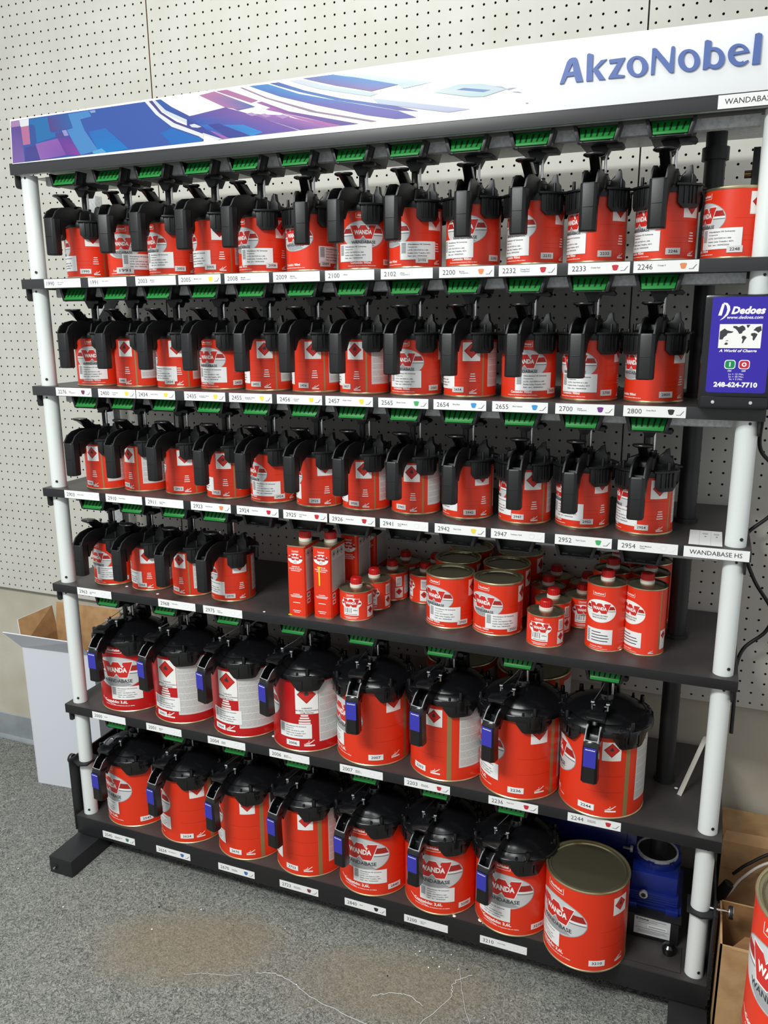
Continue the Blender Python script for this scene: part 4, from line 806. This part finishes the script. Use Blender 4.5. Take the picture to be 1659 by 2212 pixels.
def tin(x, y, rot, label, yellow=False):
    W, D, H = 45, 84, 168
    t = thing('oblong_tin', label, 'tin', (x/1000, y/1000, Z4/1000), R_(rot), 'oblong thinner tins')
    def rr(w_, d_, c): return [(-w_+c, -d_), (w_-c, -d_), (w_-c*.3, -d_+c*.3), (w_, -d_+c), (w_, d_-c), (w_-c*.3, d_-c*.3), (w_-c, d_), (-w_+c, d_), (-w_+c*.3, d_-c*.3), (-w_, d_-c), (-w_, -d_+c), (-w_+c*.3, -d_+c*.3)]
    g = G(); w_, d_ = W/2, D/2
    g.prism(rr(w_+.8, d_+.8, 7), 'z', 0, 2.5, 'tin_gold'); g.prism(rr(w_, d_, 7), 'z', 2.5, H-2.5, 'can_red'); g.prism(rr(w_+.8, d_+.8, 7), 'z', H-2.5, H, 'tin_gold', 'tin_lid')
    f = lambda u, v: (u, -d_-.2, v); f2 = lambda u, v: (u, -d_-.3, v); f3 = lambda u, v: (u, -d_-.4, v); f4 = lambda u, v: (u, -d_-.5, v)
    g.flat(poly_tris([ell(0, 138, 18, 12)]), 'print_white', f); g.flat(poly_tris([[(-18, 138), (18, 138), (17, 143), (-17, 143)]]), 'band_red', f2)
    k = .5; P = [(-27, 13), (-13, 13), (-9, 6.5), (-5, 13), (5, 13), (9, 6.5), (13, 13), (27, 13), (17.5, -13), (5, -13), (0, -6.5), (-5, -13), (-17.5, -13)]
    g.flat(poly_tris([[(a*k, 141+b*k) for a, b in P]]), 'logo_red', f3); g.flat(text_tris('WANDA', 0, 138.5, w=18, h=4.2, bold=.045), 'print_white', f4)
    g.flat(text_tris('HS', 0, 127.5, h=5), 'ink_grey', f3)
    for q in (rect(-8, 153, 8, 153.6), rect(-8, 153, -7.4, 158), rect(7.4, 153, 8, 158)): g.flat(poly_tris([q]), 'print_white', f)
    g.flat(text_tris('AkzoNobel', 0, 154.5, w=13, h=2.4, bold=.03), 'print_white', f)
    for i, q in enumerate(('VERNIZ HS', 'CLEAR & PANEL', 'CLEARCOAT')): g.flat(text_tris(q, 0, 118-4.5*i, w=(20, 32, 24)[i], h=2.8, bold=.03), 'print_white', f)
    for z, ww in ((54, 16), (50.5, 30), (47.5, 26), (34, 18), (15, 20), (11, 14)): g.flat(poly_tris([rect(-ww/2, z, ww/2, z+1.4)]), 'print_white', f)
    s = lambda u, v: (w_+.2, u, v); s2 = lambda u, v: (w_+.35, u, v); s3 = lambda u, v: (w_+.5, u, v)
    g.flat(poly_tris([rect(-d_+7, 62, d_-7, 160)]), 'panel_grey', s)
    for u in (-23, -3, 17):
        g.flat(poly_tris([[(u-9, 149), (u, 140), (u+9, 149), (u, 158)], [(u-7.6, 149), (u, 141.4), (u+7.6, 149), (u, 156.6)]]), 'ink', s2); g.flat(poly_tris([[(u-2.5, 146), (u+2.5, 146), (u+3, 150), (u, 154), (u-3, 149)]]), 'ink', s2)
    for i in range(26): g.flat(poly_tris([rect(-d_+10, 66+i*2.7, d_-10-random.random()*8, 67.1+i*2.7)]), 'panel_line', s2)
    g.flat(poly_tris([rect(-d_+8, 46, -d_+24, 58)]), 'paper', s); g.flat(poly_tris([rect(-d_+8, 32, -d_+24, 43)]), 'paper', s)
    g.flat(poly_tris([rect(-d_+11, 49, -d_+21, 55)]), 'ink_grey', s2); g.flat(poly_tris([rect(-d_+11, 35, -d_+21, 40)]), 'logo_red', s2)
    if yellow: g.flat(poly_tris([[(-9, 121), (-6, 122), (-1, 121), (2, 119.6), (-2, 119), (-4, 116), (-3.4, 100), (-3.4, 78), (-5.6, 76), (-6.6, 79), (-7, 100), (-7, 118)]]), 'yellow', lambda u, v: (u, -d_-.6, v))
    else: g.flat(poly_tris([[(-22, 3), (-12, 3), (-12, 4), (-17, 6), (-22, 5)]]), 'yellow', lambda u, v: (u, -d_-.9, v))
    g.obj('tin_body', t, smooth=False)
    g = G(); cap(g, 0, 13.5, 24); o = g.obj('screw_cap', t, (0, 10/1000, H/1000)); o['label'] = 'red cap on a white collar'
tin(567, -326, 0, 'left front oblong red tin beside the empty part of the fourth shelf')
tin(625, -314, 0, 'right front oblong red tin with a yellow paint streak', True)
tin(640, -198, 0, 'oblong red tin in the second rank behind the yellow-streaked tin')
tin(642, -90, 0, 'rearmost oblong red tin against the pegboard')
# spare large cans at the back of the fifth shelf
can('G', LEVEL[5][0], '', 1060, -108, -70, None, None, None, 'large red can without pouring lid behind the can with sticker 2236', 'spare large cans behind the fifth shelf')
can('G', LEVEL[5][0], '', 880, -104, -70, None, None, None, 'large red can without pouring lid behind the can with sticker 2203', 'spare large cans behind the fifth shelf')
# ------------------------------------------------------------------ control box on the second shelf
t = thing('control_box', 'black timer box with a blue front panel at the right end of the second shelf', 'control box', (1.432, -0.36, LEVEL[2][0]/1000))
def ct(g, name, **k): g.move(0, Matrix.Translation((-1432, 360, -LEVEL[2][0]))); return g.obj(name, t, **k)
z2 = LEVEL[2][0]
g = G(); g.box(1378, 1492, -404, -300, z2+.4, z2+190, 'gloss_plastic'); ct(g, 'case', bevel=6)
g = G(); g.box(1383, 1488, -408, -404, z2+4, z2+22, 'gloss_plastic')
for x in (1403, 1462): g.cyl((x, -408, z2+13), (x, -410, z2+13), 3.4, 'galvanised', n=14)
ct(g, 'mounting_foot', bevel=.6)
PX0, PZ0, PW, PH = 1390, z2+29, 93, 157
def rrect(x0, y0, x1, y1, r, n=5):
    o = []
    for cx_, cy_, a in ((x1-r, y0+r, -90), (x1-r, y1-r, 0), (x0+r, y1-r, 90), (x0+r, y0+r, 180)):
        o += [(cx_+r*math.cos(R_(a+90*i/n)), cy_+r*math.sin(R_(a+90*i/n))) for i in range(n+1)]
    return o
def pl(d): return lambda u, v: (PX0+u, -404.4-d, PZ0+v)
g = G(); g.flat(poly_tris([rrect(0, 0, PW, PH, 4)]), 'panel_blue', pl(0))
g.flat(poly_tris([[(10, 127), (15, 146), (19, 146), (15.5, 127)]]), 'print_white', pl(.2))
g.flat(poly_tris([[(17, 148), (23, 147), (27, 142), (28, 136), (25, 128), (19, 122), (13, 119), (18, 124), (22, 130), (23.4, 137), (21.6, 143), (16.6, 147)]]), 'print_white', pl(.2))
g.flat(text_tris('Dedoes', 30, 129, w=52, h=12.5, anchor='l', bold=.05, shear=.25), 'print_white', pl(.2))
g.flat(text_tris('www.dedoes.com', 24, 121.5, w=55, h=5.2, anchor='l', bold=.02, shear=.2), 'print_white', pl(.2))
g.flat(poly_tris([rect(14, 74, 79, 113)]), 'print_white', pl(.2))
for P in ([(15, 88), (20, 88), (22, 92), (26, 95), (27, 98), (34, 99), (36, 101), (30, 102), (26, 103), (22, 106), (15, 101)], [(23, 80), (25, 83), (28, 83), (29, 80), (26, 79)], [(35, 110), (40, 110), (43, 108), (49, 111), (53, 108), (54, 104), (50, 101), (49, 98), (45, 97), (42, 102), (38, 106), (35, 107)],
          [(50, 94), (54, 94), (57, 91), (54, 87), (52, 82), (50, 82), (51, 88), (49, 91)], [(55, 112), (61, 112), (58, 107), (56, 108)], [(63, 98), (68, 99), (73, 97), (72, 94), (70, 90), (68, 86), (66, 88), (66, 93), (63, 95)], [(66, 103), (70, 108), (77, 110), (78.6, 103), (74, 99), (70, 102)], [(24, 85), (30, 86), (27, 87)]):
    g.flat(poly_tris([P]), 'ink', pl(.3))
g.flat(text_tris('A World of Change', 16, 66, w=58, h=6, anchor='l', bold=.035, shear=.25), 'print_white', pl(.2))
for x, m, s in ((35, 'btn_green', 'I'), (57, 'btn_red', 'O')):
    g.flat(poly_tris([rrect(x-8.6, 39.4, x+8.6, 54.6, 4.6)]), 'print_white', pl(.2)); g.flat(poly_tris([rrect(x-7.4, 40.6, x+7.4, 53.4, 4)]), m, pl(.3))
    g.flat(text_tris(s, x, 43.4, h=7.4, bold=.05), 'print_white', pl(.4))
g.flat(text_tris('ON', 35, 35, h=2.8, bold=.03), 'print_white', pl(.2)); g.flat(text_tris('OFF', 57, 35, h=2.8, bold=.03), 'print_white', pl(.2))
for i, q in enumerate(('1x = 15 Min.', '2x = 30 Min.', '3x = 5 Min.')): g.flat(text_tris(q, 46, 29.5-4.2*i, w=(24, 24, 21)[i], h=2.9), 'print_white', pl(.2))
g.flat(text_tris('248-624-7710', 46, 9, w=68, h=9, bold=.045), 'print_white', pl(.2))
ct(g, 'front_panel', smooth=False)['label'] = 'blue panel with world map and buttons'
# ------------------------------------------------------------------ gear motor on the bottom shelf
zb = LEVEL[6][0]
t = thing('gear_motor', 'dark blue gear motor at the right end of the bottom shelf under the drive column', 'motor', (1.37, -0.19, zb/1000))
def gm_(g, name, **k): g.move(0, Matrix.Translation((-1370, 190, -zb))); return g.obj(name, t, **k)
g = G(); g.box(1296, 1428, -289, -100, zb+.4, zb+58, 'frame_black'); g.box(1300, 1432, -294, -100, zb+58, zb+61, 'frame_black'); gm_(g, 'mounting_base', bevel=.8)
g = G(); g.box(1320, 1437, -366, -292, zb+.4, zb+3, 'shelf_black'); gm_(g, 'cover_plate', bevel=.5)
g = G(); g.lathe([(0, zb+26), (8, zb+25), (13, zb+20), (14, zb+12), (12, zb+3), (0, zb+3)], 24, (1411, -318), 'gloss_plastic'); gm_(g, 'round_knob')
g = G(); fn = lambda u, v: (1336+u, -289.5, zb+10+v); fn2 = lambda u, v: (1336+u, -289.7, zb+10+v); fn3 = lambda u, v: (1336+u, -289.9, zb+10+v)
g.flat(poly_tris([rect(0, 0, 75, 44)]), 'silver', fn); g.flat(text_tris('Dedoes', 10, 36, h=5, anchor='l', bold=.04, shear=.2), 'ink', fn2)
g.flat(poly_tris([ell(6, 38.5, 2.6, 2.6), ell(6, 38.5, 1.4, 1.4)]), 'ink', fn2); g.flat(poly_tris([rect(32, 37.4, 66, 38.6)]), 'ink_grey', fn2)
for z, w_ in ((33, 40), (29, 24), (11, 58), (8, 62), (5, 48)): g.flat(poly_tris([rect(8, z, 8+w_, z+1.1)]), 'ink_grey', fn2)
g.flat(poly_tris([rect(28, 19, 68, 27)]), 'paper', fn2); g.flat(poly_tris([rect(30, 21, 66, 24)]), 'mid_silver', fn3); g.flat(poly_tris([rect(2, 16, 73, 16.8)]), 'ink', fn2)
gm_(g, 'name_plate', smooth=False)['label'] = 'silver maker plate'
g = G(); m = 'motor_blue'
g.box(1318, 1422, -262, -118, zb+66, zb+96, m); g.box(1310, 1430, -268, -112, zb+61, zb+67, m); g.box(1322, 1418, -256, -124, zb+96, zb+140, m)
for i in range(5): g.box(1320, 1420, -264, -116, zb+70+i*6, zb+72.4+i*6, m)
for x in (1312, 1398): g.box(x, x+26, -276, -262, zb+61, zb+74, m)
g.cyl((1370, -190, zb+140), (1370, -190, zb+152), 52, m, n=36)
for i in range(6):
    a = i*math.pi/3+.3; g.cyl((1370+46*math.cos(a), -190+46*math.sin(a), zb+140), (1370+46*math.cos(a), -190+46*math.sin(a), zb+156), 7, m, n=12)
gm_(g, 'gear_case', bevel=1.2)
g = G(); g.lathe([(44, zb+152), (45, zb+153), (45, zb+160), (43, zb+161), (41, zb+160), (41, zb+153)], 40, (1370, -190), 'galvanised'); g.cyl((1370, -190, zb+150), (1370, -190, zb+158), 40, 'frame_black', n=32); gm_(g, 'bearing_ring')['label'] = 'bright steel ring'
g = G(); g.cyl((1350, -262, zb+92), (1350, -268, zb+92), 9, 'galvanised', n=20); g.cyl((1350, -268, zb+92), (1350, -270, zb+92), 5, 'frame_black', n=6); gm_(g, 'drain_plug')
g = G(); g.cyl((1090, -110, zb+142), (1318, -118, zb+142), 58, m, n=36)
for i in range(18):
    a = 2*math.pi*i/18; g.box(1110, 1290, -110-1.4, -110+1.4, zb+198, zb+206, m) if i == 0 else None
g.cyl((1304, -118, zb+142), (1324, -118, zb+142), 72, m, n=36); gm_(g, 'motor_barrel', bevel=.8)
g = G(); g.cyl((1296, -196, zb+150), (1312, -196, zb+150), 4, 'steel', n=10); g.cyl((1312, -196, zb+150), (1318, -196, zb+150), 8, 'galvanised', n=12); gm_(g, 'clamp_bolt')
# ------------------------------------------------------------------ white carton at the left
t = thing('open_carton', 'tall white carton with open flaps beside the left white post', 'box', (-0.375, -0.09, 0))
def cn(g, name, **k): g.move(0, Matrix.Translation((375, 90, 0))); return g.obj(name, t, **k)
def sheet(g, P, out, inn, th=3.0, edge='carton_white'):
    """a board: quad P (outer face), thickness th; outer and inner colours"""
    P = [Vector(p) for p in P]; n = (P[1]-P[0]).cross(P[3]-P[0]).normalized()*th
    b = g.add(P+[p-n for p in P]); g.face((b, b+1, b+2, b+3), out); g.face((b+7, b+6, b+5, b+4), inn)
    for i in range(4): j = (i+1) % 4; g.face((b+i, b+4+i, b+4+j, b+j), edge if out == 'carton_white' else 'cardboard')
A, B_, C_, D_ = (-500, -165), (-250, -141), (-250, -12), (-504, -16)
H1 = 464
g = G()
for p, q in ((A, B_), (B_, C_), (C_, D_), (D_, A)): sheet(g, [(p[0], p[1], 0), (q[0], q[1], 0), (q[0], q[1], H1), (p[0], p[1], H1)], 'carton_white', 'cardboard')
g.face([g.add([(A[0], A[1], 2)]), g.add([(B_[0], B_[1], 2)]), g.add([(C_[0], C_[1], 2)]), g.add([(D_[0], D_[1], 2)])], 'cardboard')
cn(g, 'carton_body', smooth=False)
g = G(); sheet(g, [(A[0], A[1], H1), (B_[0], B_[1], H1), (-258, -205, H1+66), (-514, -218, H1+66)], 'carton_white', 'cardboard'); cn(g, 'flap', smooth=False)
g = G(); sheet(g, [(D_[0], D_[1], H1), (A[0], A[1], H1), (-528, -146, H1+80), (-512, -20, H1+86)], 'carton_white', 'cardboard'); cn(g, 'flap', smooth=False)
g = G(); sheet(g, [(C_[0], C_[1], H1), (D_[0], D_[1], H1), (-500, -6, H1+96), (-252, -4, H1+100)], 'carton_white', 'cardboard'); cn(g, 'flap', smooth=False)
g = G(); sheet(g, [(B_[0], B_[1], H1), (C_[0], C_[1], H1), (-236, -16, H1+40), (-236, -136, H1+40)], 'carton_white', 'cardboard'); cn(g, 'flap', smooth=False)
g = G()
rd = random.Random(4); n = 9
pts = [[(-345+88*i/n, -130+96*j/n, H1-26+14*math.sin(i*1.3+j*.7)+rd.random()*14) for i in range(n+1)] for j in range(n+1)]
b = g.add([p for r in pts for p in r])
for j in range(n):
    for i in range(n): q = b+j*(n+1)+i; g.face((q, q+1, q+n+2, q+n+1), 'clear_bag')
o = g.obj('plastic_bag', sharp=.3); tag(o, 'crumpled clear plastic bag inside the open white carton', 'bag')
# ------------------------------------------------------------------ right-hand corner: cartons, a can, cords
t = thing('cardboard_box', 'tall brown cardboard box against the wall at the lower right', 'box', (1.7, -0.08, 0))
g = G(); g.box(-196, 300, -70, 66, 0, 298, 'cardboard'); g.flat(poly_tris([rect(-196, 230, 300, 230.8)]), 'cardboard_dark', lambda u, v: (u, -70.3, v)); g.obj('box_body', t, smooth=False)
g = G(); sheet(g, [(-196, -70, 298), (300, -70, 298), (300, -52, 330), (-190, -60, 318)], 'cardboard', 'cardboard_dark', 3); g.obj('flap', t, smooth=False)
t = thing('cardboard_box', 'low brown cardboard box with a folded flap beside the foot of the rack', 'box', (1.7, -0.36, 0))
g = G(); sheet(g, [(-198, -70, 0), (300, -70, 0), (300, -70, 253), (-198, -70, 253)], 'cardboard', 'cardboard_dark', 4); sheet(g, [(-198, 66, 0), (-198, -70, 0), (-198, -70, 253), (-198, 66, 253)], 'cardboard', 'cardboard_dark', 4)
sheet(g, [(300, 66, 0), (-198, 66, 0), (-198, 66, 253), (300, 66, 253)], 'cardboard', 'cardboard_dark', 4); g.box(-194, 300, -66, 62, 2, 5, 'cardboard_dark'); sheet(g, [(300, -70, 0), (300, 66, 0), (300, 66, 253), (300, -70, 253)], 'cardboard', 'cardboard_dark', 4); g.obj('box_body', t, smooth=False)
g = G(); sheet(g, [(-178, -70, 253), (300, -70, 253), (300, -6, 238), (-150, -6, 234)], 'cardboard_dark', 'cardboard', 3); g.obj('flap', t, smooth=False)
g = G(); fn = lambda u, v: (-128+u, -70.4, 96+v); g.flat(poly_tris([[(0, 16), (2, 18), (20, 24), (21, 22), (3, 15), (20, -4), (18, -6)]]), 'ink', fn); g.obj('pen_mark', t, smooth=False)
def spline(P, n=10):
    P = [Vector(p) for p in P]; P = [2*P[0]-P[1]] + P + [2*P[-1]-P[-2]]; o = []
    for i in range(1, len(P)-2):
        a, b, c, d = P[i-1:i+3]
        for k in range(n):
            t = k/n; o.append(0.5*((2*b)+(c-a)*t+(2*a-5*b+4*c-d)*t*t+(3*b-a-3*c+d)*t**3))
    return o+[P[-2]]
def cord(name, pts, r, m, label, cat, off=(0, 0, 0)):
    g = G(); g.tube(spline(pts), r, m, 10); g.move(0, Matrix.Translation(off)); o = g.obj(name, sharp=1.2)
    return tag(o, label, cat) if label else o
cord('power_cord', [(1496, -190, 1260), (1500, -130, 1180), (1540, -60, 1120), (1545, -52, 1040), (1496, -60, 985), (1494, -62, 945), (1520, -60, 880), (1560, -56, 815), (1552, -58, 768), (1512, -70, 728), (1498, -100, 690), (1499, -130, 640), (1499, -150, 560)], 4, 'dark_wire', 'black power cord looping down the wall beside the right white post', 'cord')
t = thing('extension_cord', 'white cord with a black plug end above the brown box at the right', 'cord', (1.55, -0.12, 0.24))
c1 = cord('cable', [(1700, -150, 300), (1602, -170, 281), (1550, -185, 240), (1527, -190, 200), (1505, -190, 160)], 3, 'cap_white', None, None, (-1550, 120, -240)); c1.parent = t
g = G(); g.cyl((-26, -68, -20), (-46, -70, -62), 11, 'dark_wire', 14, 16); g.obj('plug', t, bevel=1)['label'] = 'black plug'
cord('thin_cable', [(1720, -158, 312), (1620, -162, 306), (1560, -172, 268), (1530, -176, 236)], 3.5, 'dark_wire', 'short black cable running beside the white cord above the brown box', 'cable')
# large can in the foreground corner, on a crate below the picture
can('G', 571, '', 1586, -950, -47, None, None, None, 'large red can with plain metal lid cut off by the right edge of the picture', None)
t = thing('cardboard_box', 'upright cardboard box under the cut-off large can at the right edge', 'box', (1.75, -0.95, 0))
g = G(); g.box(-172, 160, -110, 100, 0, 570.5, 'cardboard'); g.obj('box_body', t, bevel=2)
# ------------------------------------------------------------------ small things
g = G(); g.prism(rrect(-75, -5, 75, 5, 4.8), 'z', 0, 1.8, 'wood_grey'); o = g.obj('stir_stick', bevel=.3); tag(o, 'pale wooden stir stick leaning near the right post, fifth shelf', 'stick')
p0, p1 = Vector((1.407, -0.236, 0.4435)), Vector((1.445, -0.170, 0.535)); d = (p1-p0)
o.matrix_world = Matrix.Translation((p0+p1)/2) @ d.to_track_quat('X', 'Z').to_matrix().to_4x4(); o.location.z += 0.001
g = G(); z3 = LEVEL[3][0]; g.box(1383, 1441, -362, -254, z3+.3, z3+.8, 'paper')
for x in (1401, 1421): g.box(x, x+.4, -362, -254, z3+.8, z3+.86, 'panel_line')
for x in (1406, 1426):
    for i in range(3): g.box(x, x+10, -276-i*4, -274.4-i*4, z3+.8, z3+.9, 'ink_grey')
    g.box(x+4, x+7, -302, -296, z3+.8, z3+.9, 'ink_grey')
o = g.obj('label_sheet', smooth=False); tag(o, 'small white sheet of blank stickers lying on the third shelf beside the right post', 'paper')
def thread(pts, r, label):
    q = spline([(x, y, 1.0) for x, y in pts], 5); rd = random.Random(len(label))
    cord('thread', [(p[0]+rd.gauss(0, 1.3), p[1]+rd.gauss(0, 1.3), 1.0) for p in q], r*.55, 'silver', label, 'thread')
thread([(548, -588), (598, -576), (651, -587), (706, -606), (842, -625)], 1.0, 'long white thread running across the carpet to the bottom edge')
thread([(816, -556), (828, -545), (859, -528), (889, -521), (931, -536)], 1.1, 'short curved white thread lying on the carpet below the middle of the rack')
thread([(1006, -417), (978, -446), (974, -470), (978, -490), (950, -560), (930, -600)], 1.3, 'white thread with a thick end on the carpet in front of the lidless large can')
thread([(968, -399), (985, -440), (1005, -489), (1040, -550)], 0.9, 'thin white thread crossing another on the carpet at lower right')
thread([(400, -652), (440, -632), (479, -622), (520, -606)], 0.7, 'faint white thread on the brown carpet stain')
g = G(); rd = random.Random(11)
for i in range(46):
    if i < 14: x, y = 905+rd.gauss(0, 26), -405+rd.gauss(0, 28)
    else:
        x = rd.uniform(-350, 1250); y = rd.uniform(-700, -400)
    s = rd.uniform(.8, 2.2); b = len(g.v); g.lathe([(0, 0), (s, .3*s), (s*.8, .9*s), (0, 1.2*s)], 6, (x, y), 'print_white' if rd.random() < .7 else 'frame_black')
o = g.obj('carpet_crumbs', loc=(0, 0, .001)); o['kind'] = 'stuff'; tag(o, 'white paint crumbs and lint scattered over the grey carpet', 'crumbs')
g = G(); rd = random.Random(5)
for x, y, z, s in ((905, -372, 107, 3), (950, -376, 107, 3), (1010, -366, 107, 5), (1018, -372, 107, 3), (1040, -379, 107, 6), (470, -330, 442, 4), (330, -360, 442, 2), (405, -352, 442, 2.4), (60, -330, 780, 3), (170, -350, 780, 3), (480, -366, 780, 2.4), (1398, -214, 442, 3)):
    g.lathe([(0, z+.2), (s*1.3, z+.3), (s, z+.9), (0, z+1.2)], 8, (x, y), 'print_white' if z != 442 or x > 420 else 'tin_seam')
o = g.obj('paint_specks'); o['kind'] = 'stuff'; tag(o, 'dried paint specks on the black shelf boards', 'specks')
